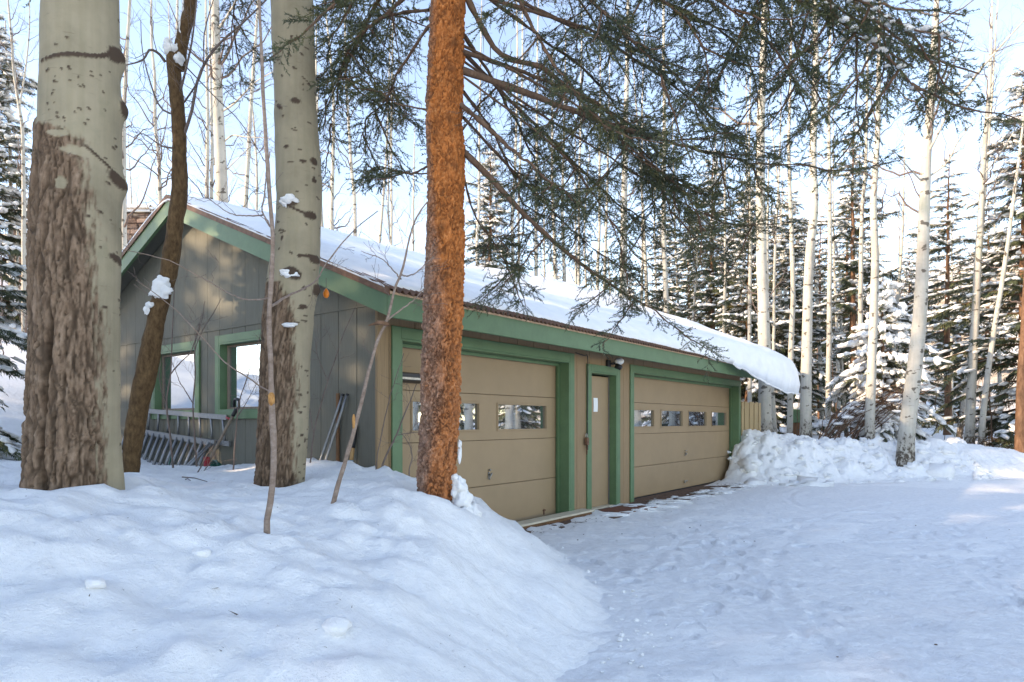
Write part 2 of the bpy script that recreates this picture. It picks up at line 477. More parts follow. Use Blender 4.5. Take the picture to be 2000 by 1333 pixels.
bx, by = np.meshgrid(np.linspace(BX0, BX1, 230), np.linspace(BY0, BY1, 120))
bz_ = ground_z(bx, by) - 0.10 * (1 - patch(bx, by, .5))
bul = (bx - GC[0]) * GU[0] + (by - GC[1]) * GU[1]; bvl = (bx - GC[0]) * GV[0] + (by - GC[1]) * GV[1]
bz_ = np.where((bul < 10.9) & (bvl > .1), -.15, bz_)
i = np.arange(119)[:, None] * 230; j = np.arange(229)[None]
b_o = obj("snow_bank", np_mesh("snow_bank", np.stack([bx, by, bz_], -1).reshape(-1, 3), np.stack([i + j, i + j + 1, i + 231 + j, i + 230 + j], -1).reshape(-1, 4), True), M["snow"])
tag(b_o, kind="structure")

# packed drive in front of the doors: tyre curves, footprints, scuffs
dx = np.linspace(-0.4, 13.0, 400)
dy = 2.4 * np.exp(np.linspace(0, math.log(16.2 / 2.4), 280))
DX, DY = np.meshgrid(dx, dy)
DZ = 0.012 * fbm(DX * 1.1, DY * 1.1, 0, 51, 3) + 0.005 * fbm(DX * 6, DY * 6, 0, 55, 3) + 0.004 * fbm(DX * 16, DY * 16, 0, 58, 2)
def groove(cx, cy, r, a0, a1, wd, dep):
    global DZ
    d = np.hypot(DX - cx, DY - cy) - r
    a = np.arctan2(DY - cy, DX - cx)
    k = sstep(a0, a0 + 0.12, a) * sstep(a1, a1 - 0.12, a)
    DZ = DZ + k * (-dep * np.exp(-(d / wd) ** 2) + dep * 0.7 * np.exp(-((np.abs(d) - wd * 1.9) / (wd * 0.7)) ** 2)) * (0.6 + 0.4 * vnoise(DX * 4, DY * 4, 0, 60))
for k_, (cx, cy, r) in enumerate([(5.2, 5.6, 3.7), (5.2, 5.6, 3.4), (6.5, 4.0, 5.6), (9.0, 9.5, 6.2), (9.0, 9.5, 4.6), (3.5, 17, 8.4), (3.5, 17, 9.9), (12.0, 2.0, 8.8), (12, 2.0, 10.4)]):
    groove(cx, cy, r, -3.1, 3.1, 0.05 if k_ > 1 else 0.03, 0.012)
fr = np.random.default_rng(3)
def foot(x, y, ang, dep=0.024, L=0.145, wd=0.055):
    global DZ
    m = (np.abs(DX - x) < 0.3) & (np.abs(DY - y) < 0.3)
    if not m.any(): return
    a = (DX[m] - x) * math.cos(ang) + (DY[m] - y) * math.sin(ang); b = -(DX[m] - x) * math.sin(ang) + (DY[m] - y) * math.cos(ang)
    q = (a / L) ** 2 + (b / (wd * (1 + 0.25 * np.sign(a)))) ** 2
    DZ[m] += -dep * sstep(1.25, 0.75, q) + dep * 0.55 * np.exp(-((np.sqrt(q) - 1.22) / 0.17) ** 2)
for (x0, y0, ang, n) in [(1.0, 3.6, 1.2, 9), (1.9, 3.3, 1.5, 10), (3.0, 3.2, 0.5, 7), (0.9, 5.4, 0.6, 9), (2.2, 4.6, 2.4, 7), (3.4, 4.2, 1.1, 10), (1.4, 6.6, 0.3, 8)]:
    for k_ in range(n):
        s_ = 0.06 * (1 if k_ % 2 else -1)
        foot(x0 + 0.52 * k_ * math.cos(ang) - s_ * math.sin(ang) + fr.normal(0, .03), y0 + 0.52 * k_ * math.sin(ang) + s_ * math.cos(ang) + fr.normal(0, .03), ang + fr.normal(0, .15))
for k_ in range(46):
    foot(fr.uniform(0.7, 6), fr.uniform(3, 9), fr.uniform(0, 6.28), 0.018, fr.uniform(0.05, 0.14), fr.uniform(0.03, 0.06))
DZ = DZ + 0.025 * np.clip(vnoise(DX * 7, DY * 7, 0, 66) - 0.62, 0, 1) * 2
dul = (DX - GC[0]) * GU[0] + (DY - GC[1]) * GU[1]; dvl = (DX - GC[0]) * GV[0] + (DY - GC[1]) * GV[1]
# bare strip along the doors: the packed snow thins out
bare = sstep(-0.62, -0.22, dvl + 0.22 * fbm(DX * 2.2, DY * 2.2, 0, 71, 3)) * (1 - sstep(10.9, 11.3, dul))
DZ = DZ - 0.06 * bare
keep = ~((dvl > 0.35) & (dul < 11.0))
ny, nx = DX.shape
i = np.arange(ny - 1)[:, None] * nx; j = np.arange(nx - 1)[None]
Q = np.stack([i + j, i + j + 1, i + nx + j + 1, i + nx + j], -1).reshape(-1, 4)
Q = Q[keep.ravel()[Q].all(1)]
d_o = obj("driveway", np_mesh("driveway", np.stack([DX, DY, DZ], -1).reshape(-1, 3), Q, True), M["snow_packed"])
tag(d_o, kind="structure")

# the bare concrete and leaf litter apron just in front of the doors
mb = MB()
mb.box([0.15, -0.62, -0.2], [10.9, 0.24, -0.012])
ap = mb.build("apron", M["litter"]); ap.location = W(0, 0, 0); ap.rotation_euler = (0, 0, GRZ)
tag(ap, kind="structure")

# far sunlit hillside on the right, wooded rise on the left
def hill_mesh(name, x0, x1, y0, y1, hf, n=160, m="hill"):
    hx, hy = np.meshgrid(np.linspace(x0, x1, n), np.linspace(y0, y1, n // 2))
    hz = hf(hx, hy)
    i = np.arange(n // 2 - 1)[:, None] * n; j = np.arange(n - 1)[None]
    Q = np.stack([i + j, i + j + 1, i + n + j + 1, i + n + j], -1).reshape(-1, 4)
    o = obj(name, np_mesh(name, np.stack([hx, hy, hz], -1).reshape(-1, 3), Q, True), M[m])
    return tag(o, kind="structure")
def hillR(x, y):
    e = sstep(62, 190, y + 0.25 * (x - 60))
    return -1.0 + 52 * e * (0.25 + 0.75 * sstep(28, 150, x)) + 2.0 * fbm(x * .05, y * .05, 0, 81, 4) * e
hill_mesh("hillside", -40, 330, 58, 260, hillR)
# ------------------------------------------------------------------ garage
GL, GD = 10.80, 7.48                 # length along the doors, depth along the gable
EAVE, RAKE, FARR = 0.45, 0.25, 0.60  # overhangs
RV, SLOPE, FZ1, FZ0 = 3.74, 0.408, 2.47, 2.255
def roof_z(v):                        # top of the fascia / rake boards
    return FZ1 + SLOPE * (np.minimum(v, 2 * RV - v) + EAVE)
gar = thing("garage", "tan and green two-bay garage with snow on its rusty metal roof", "garage", W(0, 0, 0), GRZ)

def cells(x0, x1, z0, z1, holes):
    """rectangles of [x0,x1]x[z0,z1] left after cutting the holes (hx0,hx1,hz0,hz1)"""
    xs = sorted({x0, x1, *[min(max(h[0], x0), x1) for h in holes], *[min(max(h[1], x0), x1) for h in holes]})
    out = []
    for a, b in zip(xs[:-1], xs[1:]):
        if b - a < 1e-4: continue
        m = (a + b) / 2
        cut = sorted([(max(h[2], z0), min(h[3], z1)) for h in holes if h[0] < m < h[1] and h[3] > z0 and h[2] < z1])
        z = z0
        for c0, c1 in cut:
            if c0 > z + 1e-4: out.append((a, b, z, c0))
            z = max(z, c1)
        if z < z1 - 1e-4: out.append((a, b, z, z1))
    return out

G1, G2, DR = (0.29, 3.48, -0.2, 2.15), (5.43, 10.69, -0.2, 2.13), (4.06, 4.86, -0.2, 2.05)
WINS = [(3.47, 4.61, 1.44, 2.26), (1.75, 2.89, 1.44, 2.28)]
# sheathing behind the siding: front, gable (with gable peak), back, far end
mb = MB()
for a, b, c, d in cells(0.02, GL - 0.02, -0.15, 2.44, [G1, G2, DR]): mb.box([a, 0.016, c], [b, 0.09, d])
mb.build("front_wall", M["groove"], gar)
mb = MB()
for a, b, c, d in cells(0.02, GD - 0.02, -0.15, 2.44, WINS): mb.box([0.016, a, c], [0.09, b, d])
V = [[x, y, z] for x in (0.016, 0.09) for (y, z) in ((0.02, 2.44), (GD - .02, 2.44), (RV, roof_z(RV) - .15))]
mb.add(V, tris=[[0, 2, 1], [3, 4, 5]], quads=[[0, 1, 4, 3], [1, 2, 5, 4], [2, 0, 3, 5]])
mb.build("gable_wall", M["groove"], gar)
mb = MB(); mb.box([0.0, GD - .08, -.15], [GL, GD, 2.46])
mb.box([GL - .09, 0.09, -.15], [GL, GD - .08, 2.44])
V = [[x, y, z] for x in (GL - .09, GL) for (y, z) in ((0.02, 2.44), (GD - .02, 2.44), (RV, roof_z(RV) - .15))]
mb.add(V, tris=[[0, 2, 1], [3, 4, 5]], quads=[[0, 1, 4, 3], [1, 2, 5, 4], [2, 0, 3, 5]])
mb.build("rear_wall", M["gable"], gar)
mb = MB(); mb.box([0.1, 0.3, -0.1], [GL - .1, GD - .1, -0.03]); mb.build("floor_slab", M["groove"], gar)

# siding boards (front): grooved plywood, board by board
GAP = 0.007
xs = [0.0] + [0.15 + 0.355 * k for k in range(31)]
xs = [x for x in xs if x < GL - 0.1] + [GL]
for a, b in zip(xs[:-1], xs[1:]):
    mb = MB()
    for c in cells(a + GAP / 2, b - GAP / 2, -0.02, 2.46, [G1, G2, DR]):
        if c[3] - c[2] > .03 and c[1] - c[0] > .01: MB().box([c[0], 0, c[2]], [c[1], 0.014, c[3]], 0.003).build("siding_board", M["tan"], gar)
# siding boards (gable), lower course up to the joint, upper course to the rafters
ys = [0.02] + [0.31 + 0.29 * k for k in range(25)]
ys = [y for y in ys if y < GD - .1] + [GD]
ZJ = 2.46
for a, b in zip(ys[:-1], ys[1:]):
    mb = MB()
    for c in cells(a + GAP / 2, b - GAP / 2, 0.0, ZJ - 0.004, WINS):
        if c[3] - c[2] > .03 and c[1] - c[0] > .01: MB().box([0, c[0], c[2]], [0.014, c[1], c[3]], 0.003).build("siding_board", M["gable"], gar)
    za, zb = roof_z(a) - 0.13, roof_z(b) - 0.13
    if max(za, zb) > ZJ + .05:
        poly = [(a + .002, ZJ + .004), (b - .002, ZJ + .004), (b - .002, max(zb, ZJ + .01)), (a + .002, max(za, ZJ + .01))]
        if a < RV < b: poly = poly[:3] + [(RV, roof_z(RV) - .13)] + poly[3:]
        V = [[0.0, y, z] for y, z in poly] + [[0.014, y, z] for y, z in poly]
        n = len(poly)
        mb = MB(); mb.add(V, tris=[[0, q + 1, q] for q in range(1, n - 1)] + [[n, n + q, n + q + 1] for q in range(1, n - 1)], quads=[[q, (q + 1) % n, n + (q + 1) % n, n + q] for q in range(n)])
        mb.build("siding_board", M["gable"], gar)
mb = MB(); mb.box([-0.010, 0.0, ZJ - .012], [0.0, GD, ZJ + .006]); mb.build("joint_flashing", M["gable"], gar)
# corner board
mb = MB(); mb.box([-0.012, -0.016, 0], [0.10, -0.001, 2.40], .003); mb.box([-0.0145, -0.0145, 0], [-0.001, 0.02, 2.40], .003)
mb.build("corner_board", M["tan"], gar)

def surround(o, wd, name, depth, proud=0.025):
    """green boards round an opening plus the jambs behind them"""
    x0, x1, z0, z1 = o
    for a, b, c, d in ((x0 - wd, x0, 0.0, z1 + wd), (x1, x1 + wd, 0.0, z1 + wd), (x0, x1, z1, z1 + wd)):
        mb = MB(); mb.box([a, -proud, c], [b, -0.001, d], .004); mb.build(name, M["green"], gar)
    for a, b, c, d in ((x0 - .002, x0 + .022, 0.0, z1 - .02), (x1 - .022, x1 + .002, 0.0, z1 - .02), (x0 + .001, x1 - .001, z1 - .022, z1 - .001)):
        mb = MB(); mb.box([a, -proud + .003, c], [b, depth + .05, d], .003); mb.build("jamb", M["green"], gar)
surround(G1, 0.117, "door_trim", 0.2)
surround((G2[0], G2[1], G2[2], G2[3]), 0.108, "door_trim", 0.2)
surround(DR, 0.105, "door_trim", 0.12)
for o, dd in ((G1, .17), (G2, .17)):     # stop mouldings inside the jambs
    mb = MB(); mb.box([o[0] + .022, dd - .03, 0.0], [o[0] + .045, dd - .004, o[3] - .03]); mb.build("door_stop", M["green"], gar)
    mb = MB(); mb.box([o[1] - .045, dd - .03, 0.0], [o[1] - .022, dd - .004, o[3] - .03]); mb.build("door_stop", M["green"], gar)
    mb = MB(); mb.box([o[0] + .045, dd - .03, o[3] - .06], [o[1] - .045, dd - .004, o[3] - .024]); mb.build("door_stop", M["green"], gar)

def sectional(o, wins, zlines, wz):
    d = bpy.data.objects.new("garage_door", None); COL.objects.link(d); d.parent = gar
    x0, x1 = o[0] + 0.024, o[1] - 0.024
    for k in range(4):
        z0, z1 = zlines[k] + .003, zlines[k + 1] - .003
        mb = MB()
        if k == 2:
            for c in cells(x0, x1, z0, z1, [(a, b, wz[0], wz[1]) for a, b in wins]): mb.box([c[0], 0.2, c[2]], [c[1], 0.24, c[3]])
        else:
            mb.box([x0, 0.2, z0], [x1, 0.24, z1], .004)
        mb.build("door_section", M["tan_door"], d)
    for a, b in wins:
        mb = MB(); f = .022
        for c in ((a - f, b + f, wz[0] - f, wz[0]), (a - f, b + f, wz[1], wz[1] + f), (a - f, a, wz[0], wz[1]), (b, b + f, wz[0], wz[1])):
            mb.box([c[0], 0.188, c[2]], [c[1], 0.1985, c[3]], .003)
        mb.build("window_frame", M["tan_door"], d)
        mb = MB(); mb.box([a - .005, 0.222, wz[0] - .005], [b + .005, 0.228, wz[1] + .005]); mb.build("pane", M["glass"], d)
    mb = MB(); mb.box([x0, .2405, -.02], [x1, .26, wz[0] - .01]); mb.box([x0, .2405, wz[1] + .01], [x1, .26, 2.2]); mb.build("backing", M["door_back"], d)
    mb = MB(); mb.box([x0, .262, wz[0] - .02], [x1, .27, wz[1] + .02]); mb.build("dark_inside", M["dark_void"], d)
    mb = MB(); mb.box([x0, .195, -.012], [x1, .235, .004]); mb.build("bottom_seal", M["black"], d)
    return d
d1 = sectional(G1, [(0.66, 1.76), (2.14, 3.21)], [0.004, .522, 1.083, 1.643, 2.2], (1.215, 1.525))
d2 = sectional(G2, [(5.68, 6.66), (6.98, 7.96), (8.27, 9.24), (9.55, 10.48)], [0.004, .53, 1.10, 1.636, 2.2], (1.225, 1.51))
# T handles and lock plates
def thandle(d, x, z, big):
    mb = MB()
    mb.tube([[x, .199, z], [x, .165, z]], .008, 8)
    mb.tube([[x - .03 * big, .163, z - .045 * big], [x + .012 * big, .16, z + .015 * big]], .009, 8)
    mb.box([x - .022, .192, z - .05], [x + .022, .199, z + .03], .004)
    V, q = ell([x, .18, z + .055], [.014, .02, .014], 2, 0); mb.add(V, quads=q)
    mb.build("handle", M["steel"], d, True)
thandle(d1, 1.96, .66, 1.3); thandle(d2, 8.10, .68, .6)
mb = MB(); mb.box([8.02, .18, .125], [8.20, .199, .15], .005); mb.box([8.02, .16, .10], [8.05, .199, .15], .005); mb.build("lift_handle", M["steel"], d2)
mb = MB(); mb.box([3.14, .19, .03], [3.17, .199, .11], .004); mb.box([3.13, .185, .08], [3.19, .2, .1], .003); mb.build("lift_handle", M["rust"], d1)

# side door
dd = bpy.data.objects.new("door", None); COL.objects.link(dd); dd.parent = gar
mb = MB(); mb.box([DR[0] + .024, .12, .012], [DR[1] - .024, .16, DR[3] - .045], .004); mb.build("door_slab", M["tan_door"], dd)
mb = MB(); mb.box([DR[1] - .023, .10, .0], [DR[1] - .0205, .165, DR[3] - .02]); mb.build("weather_strip", M["alu"], dd)
mb = MB(); mb.tube([[4.135, .12, .92], [4.135, .075, .92]], .012, 10); V, q = ell([4.135, .062, .92], [.027, .022, .027], 1, 0, 12, 8); mb.add(V, quads=q); mb.build("knob", M["copper"], dd, True)
mb = MB(); mb.box([4.06, .02, -.02], [4.86, .17, .010]); mb.build("threshold", M["plank"], dd)

# gable windows
for (y0, y1, z0, z1) in WINS:
    wn = bpy.data.objects.new("window", None); COL.objects.link(wn); wn.parent = gar
    t_ = .095
    for (a, b, c, d) in ((y0 - t_, y0, z0 - t_, z1 + t_), (y1, y1 + t_, z0 - t_, z1 + t_), (y0, y1, z1, z1 + t_), (y0, y1, z0 - t_, z0)):
        mb = MB(); mb.box([-.028, a, c], [-.001, b, d], .004); mb.build("trim", M["green"], wn)
    for (a, b, c, d) in ((y0 - .002, y0 + .02, z0, z1), (y1 - .02, y1 + .002, z0, z1), (y0 + .02, y1 - .02, z1 - .02, z1 + .002), (y0 + .02, y1 - .02, z0 - .002, z0 + .02)):
        mb = MB(); mb.box([-.024, a, c], [.11, b, d]); mb.build("reveal", M["green"], wn)
    for (a, b, c, d) in ((y0 + .02, y0 + .06, z0 + .02, z1 - .02), (y1 - .06, y1 - .02, z0 + .02, z1 - .02), (y0 + .06, y1 - .06, z1 - .05, z1 - .02), (y0 + .06, y1 - .06, z0 + .02, z0 + .05)):
        mb = MB(); mb.box([.07, a, c], [.105, b, d], .003); mb.build("frame", M["grey_wood"], wn)
    mb = MB(); mb.box([.088, y0 + .05, z0 + .04], [.093, y1 - .05, z1 - .04]); mb.build("pane", M["glass"], wn)
    mb = MB(); mb.box([.13, y0 - .02, z0 - .02], [.14, y1 + .02, z1 + .02]); mb.build("backing", M["dark_void"], wn)

# roof: deck, corrugated sheets, fascia, rake boards, drip edge, ridge cap
UA, UB = -RAKE, GL + FARR
def slope_slab(mb, u0, u1, v0, v1, th0, th1):
    """slab between two heights below/above the board tops, on one side of the ridge"""
    V = [[u, v, roof_z(v) + t] for u in (u0, u1) for v in (v0, v1) for t in (th0, th1)]
    mb.add(V, quads=[[0, 1, 3, 2], [4, 6, 7, 5], [0, 4, 5, 1], [2, 3, 7, 6], [0, 2, 6, 4], [1, 5, 7, 3]])
roof = bpy.data.objects.new("roof", None); COL.objects.link(roof); roof.parent = gar
mb = MB(); slope_slab(mb, UA + .045, UB - .045, -EAVE + .04, RV, -.10, -.012); slope_slab(mb, UA + .045, UB - .045, RV, 2 * RV + EAVE - .04, -.10, -.012)
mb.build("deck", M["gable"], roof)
# soffit rafters under the front eave are hidden by the fascia; boards:
mb = MB(); mb.box([UA, -EAVE, FZ0], [UB, -EAVE + .038, FZ1], .004); mb.build("fascia", M["green"], roof)
mb = MB(); mb.box([UA, 2 * RV + EAVE - .038, FZ0], [UB, 2 * RV + EAVE, FZ1], .004); mb.build("fascia", M["green"], roof)
for u0, u1 in ((UA, UA + .04), (UB - .04, UB)):
    for v0, v1 in ((-EAVE + .039, RV), (RV, 2 * RV + EAVE - .039)):
        mb = MB(); slope_slab(mb, u0, u1, v0, v1, -.215, -.001); mb.build("rake_board", M["green"], roof)
mb = MB(); mb.box([UA - .008, -EAVE - .014, FZ1 - .006], [UB + .008, -EAVE - .002, FZ1 + .020], .003)
mb.build("drip_edge", M["copper"], roof)
mb = MB()
slope_slab(mb, UA - .018, UA - .003, -EAVE - .01, RV, -.02, .055); slope_slab(mb, UA - .018, UA - .003, RV, 2 * RV + EAVE + .01, -.02, .055)
mb.build("rake_flashing", M["rust"], roof)
# corrugated sheets: pitch 76 mm
cu = np.arange(UA - .002, UB + .01, 0.085 / 6)
for sgn in (0, 1):
    prof = 0.019 * np.sin(cu / 0.085 * 2 * np.pi)
    rows = [-EAVE - .06, -EAVE + .3, RV] if sgn == 0 else [RV, 2 * RV + EAVE - .3, 2 * RV + EAVE + .06]
    VV = np.concatenate([np.stack([cu, np.full_like(cu, v), FZ1 + SLOPE * ((v if sgn == 0 else 2 * RV - v) + EAVE) + .040 + prof + o], -1) for o in (0, .003) for v in rows])
    n = len(cu); Qs = []
    k = np.arange(n - 1)
    for lay in (0, 1):
        for r_ in (0, 1):
            o = (lay * 3 + r_) * n; Qs.append(np.stack([o + k, o + k + 1, o + n + k + 1, o + n + k], -1))
    for r_ in (0, 2): Qs.append(np.stack([r_ * n + k, r_ * n + k + 1, (3 + r_) * n + k + 1, (3 + r_) * n + k], -1))
    obj("corrugated_sheet", np_mesh("corrugated_sheet", VV, np.concatenate(Qs)), M["rust"], roof)

# ------------------------------------------------------------------ snow on the roof
nu, nq = 300, 84
su = np.linspace(UA - .02, 11.55, nu)
UUg, QQg = np.meshgrid(su, np.linspace(0, 1, nq))
t_u = sstep(3.0, 11.0, su)
over = 0.66 * sstep(7.0, 11.2, su) + 0.10 * sstep(5.6, 8, su)
edge = -EAVE + 0.15 - over - 0.06 * sstep(4, 7, su) - 0.02 - 0.05 * (1 - sstep(0, 1.5, su)) + 0.035 * fbm(su * 1.7, su * 0, 0, 91, 3) + .02 * fbm(su * 7, su * 0, 0, 93, 2)
back = 2 * RV + EAVE + 0.1
VVg = np.where(QQg < .62, edge[None] + (RV - edge[None]) * (QQg / .62) ** 1.25, RV + (back - RV) * (QQg - .62) / .38)
dov = np.clip(-EAVE - .05 - VVg, 0, 2)
basez = FZ1 + SLOPE * (np.minimum(VVg, 2 * RV - VVg) + EAVE) + .05
basez = basez - 0.25 * dov ** 2 - 0.10 * dov
# rounded off at the ridge
rd = np.abs(VVg - RV)
basez = basez - 0.05 * np.exp(-(rd / .25) ** 2)
thick = 0.125 + 0.40 * t_u[None] + 0.035 * fbm(UUg * .8, VVg * .8, 0, 95, 3) + .014 * fbm(UUg * 1.2, VVg * 4.5, 0, 96, 3) + .05 * (1 - sstep(0, 1.2, rd))
de = VVg - edge[None]
soft = 0.50 * (1 - sstep(5.5, 9.0, su))[None] + 0.14
e1 = np.sqrt(np.clip(1 - (1 - np.clip(de / soft, 0, 1)) ** 2, 0, 1))
e1 = 0.12 + 0.30 * sstep(7, 10, su)[None] + (0.88 - 0.30 * sstep(7, 10, su)[None]) * e1
dl = UUg - (UA - .02) - (0.10 + .10 * fbm(VVg * 1.3, VVg * 0, 0, 97, 3))
e2 = 0.05 + .95 * np.sqrt(np.clip(1 - (1 - np.clip(dl / .55, 0, 1)) ** 2, 0, 1))
e3 = np.sqrt(np.clip(1 - (1 - np.clip((11.57 - UUg) / .35, 0, 1)) ** 2, 0, 1))
thick = thick * e1 * e2 * (0.02 + .98 * e3)
# the slab sags past the far end and the eave
sag = 0.30 * np.clip(UUg - UB, 0, 1) ** 1.3 + 0.0 * dov
low = -0.012 - (0.16 * sstep(.05, .5, dov)) * sstep(7, 11, UUg)
top = np.stack([UUg, VVg, basez + thick - sag + .008 * fbm(UUg * 9, VVg * 9, 0, 99, 2)], -1).reshape(-1, 3)
bot = np.stack([UUg - .04 * sstep(11.3, 11.55, UUg), VVg + .05 * sstep(.02, .2, dov) * (de < .02), basez + low - sag * .7 + .02 * sstep(.0, .1, dov) * fbm(UUg * 6, VVg * 6, 0, 98, 2)], -1).reshape(-1, 3)
ng = nu * nq
i = np.arange(nq - 1)[:, None] * nu; j = np.arange(nu - 1)[None]
Qt = np.stack([i + j, i + j + 1, i + nu + j + 1, i + nu + j], -1).reshape(-1, 4)
k = np.arange(nu - 1); r_ = np.arange(nq - 1) * nu; L = (nq - 1) * nu
sides = [np.stack([k + 1, k, ng + k, ng + k + 1], -1), np.stack([L + k, L + k + 1, ng + L + k + 1, ng + L + k], -1),
         np.stack([r_, r_ + nu, ng + r_ + nu, ng + r_], -1), np.stack([r_ + nu + nu - 1, r_ + nu - 1, ng + r_ + nu - 1, ng + r_ + nu + nu - 1], -1)]
rs = obj("roof_snow", np_mesh("roof_snow", np.concatenate([top, bot]), np.concatenate([Qt, Qt[:, ::-1] + ng] + sides), True), M["snow_soft"])
rs.location = W(0, 0, 0); rs.rotation_euler = (0, 0, GRZ)
tag(rs, "thick snow slab on the garage roof curling over the eave at its far end", "snow", kind="stuff")
# ------------------------------------------------------------------ tree tools
def cell3(x, y, z, seed=0):
    """Worley noise: F1, F2 and the nearest cell's random value"""
    i, j, k = np.floor(x).astype(np.int64), np.floor(y).astype(np.int64), np.floor(z).astype(np.int64)
    f1 = np.full(x.shape, 9.0); f2 = f1.copy(); cid = np.zeros(x.shape)
    for a in (-1, 0, 1):
        for b in (-1, 0, 1):
            for c in (-1, 0, 1):
                I, J, K = i + a, j + b, k + c
                d = np.sqrt((I + hash3(I, J, K, seed) - x) ** 2 + (J + hash3(I, J, K, seed + 1) - y) ** 2 + (K + hash3(I, J, K, seed + 2) - z) ** 2)
                m = d < f1
                f2 = np.where(m, f1, np.minimum(f2, d)); cid = np.where(m, hash3(I, J, K, seed + 3), cid); f1 = np.where(m, d, f1)
    return f1, f2, cid

def tubes(P, Rr, sides=4):
    """N tubes of n points each: V, quads"""
    Nn, n, _ = P.shape
    T = np.gradient(P, axis=1); T /= np.linalg.norm(T, axis=2, keepdims=True) + 1e-9
    ref = np.where(np.abs(T[:, :1, 2:3]) < 0.85, np.array([0, 0, 1.0]), np.array([1.0, 0, 0]))
    A = np.cross(T, np.broadcast_to(ref, T.shape)); A /= np.linalg.norm(A, axis=2, keepdims=True) + 1e-9
    B = np.cross(T, A)
    th = np.arange(sides) / sides * 2 * np.pi
    V = P[:, :, None, :] + Rr[:, :, None, None] * (np.cos(th)[:, None] * A[:, :, None, :] + np.sin(th)[:, None] * B[:, :, None, :])
    o = np.arange(Nn)[:, None, None] * n * sides; i = np.arange(n - 1)[None, :, None] * sides; j = np.arange(sides)[None, None]; j2 = (j + 1) % sides
    Qd = np.stack([o + i + j, o + i + j2, o + i + sides + j2, o + i + sides + j], -1).reshape(-1, 4)
    return V.reshape(-1, 3), Qd

def unit(v): return v / (np.linalg.norm(v, axis=-1, keepdims=True) + 1e-9)
def resample(P, n):
    P = np.asarray(P, float)
    d = np.concatenate([[0], np.cumsum(np.linalg.norm(np.diff(P, axis=0), axis=1))])
    # smooth through the points (Catmull-Rom)
    t = np.linspace(0, len(P) - 1, max(n * 4, 40)); k = np.clip(t.astype(int), 0, len(P) - 2); f = (t - k)[:, None]
    p0, p1, p2, p3 = P[np.maximum(k - 1, 0)], P[k], P[k + 1], P[np.minimum(k + 2, len(P) - 1)]
    C = 0.5 * (2 * p1 + (p2 - p0) * f + (2 * p0 - 5 * p1 + 4 * p2 - p3) * f * f + (3 * p1 - p0 - 3 * p2 + p3) * f ** 3)
    d = np.concatenate([[0], np.cumsum(np.linalg.norm(np.diff(C, axis=0), axis=1))])
    s = np.linspace(0, d[-1], n)
    return np.stack([np.interp(s, d, C[:, a]) for a in range(3)], -1)

def kids(P, Rr, k, t0, t1, lmin, lmax, spread, up, n=6, wig=0.12, rs=0.5, g=rng, taper=True):
    """k child branches on each of the parents P (N,m,3): paths (N*k,n,3) and radii"""
    Nn, m, _ = P.shape
    t = np.sort(g.uniform(t0, t1, (Nn, k)), axis=1) * (m - 1); i = np.clip(t.astype(int), 0, m - 2); f = (t - i)[..., None]
    ar = np.arange(Nn)[:, None]
    S = P[ar, i] * (1 - f) + P[ar, i + 1] * f
    T = unit(P[ar, i + 1] - P[ar, i])
    r0 = (Rr[ar, i] * (1 - f[..., 0]) + Rr[ar, i + 1] * f[..., 0])
    rv = unit(g.normal(size=(Nn, k, 3))); side = unit(rv - T * (rv * T).sum(-1, keepdims=True))
    a = np.radians(g.uniform(spread[0], spread[1], (Nn, k, 1)))
    D = unit(T * np.cos(a) + side * np.sin(a))
    L = g.uniform(lmin, lmax, (Nn, k))
    if taper: L = L * (1.1 - 0.75 * (t / (m - 1) - t0) / max(t1 - t0, .01))
    s = np.linspace(0, 1, n)
    W_ = np.cumsum(g.normal(0, wig, (Nn, k, n, 3)), axis=2) / math.sqrt(n)
    C = S[:, :, None] + D[:, :, None] * (s[:, None] * L[..., None, None]) + (W_ - W_[:, :, :1]) * L[..., None, None] * 0.5
    C[..., 2] += up * (s ** 2) * L[..., None]
    rr = np.minimum(r0 * rs, 0.016 * L + 0.004)[..., None] * (1 - 0.8 * s)
    return C.reshape(-1, n, 3), np.maximum(rr.reshape(-1, n), 0.0022)

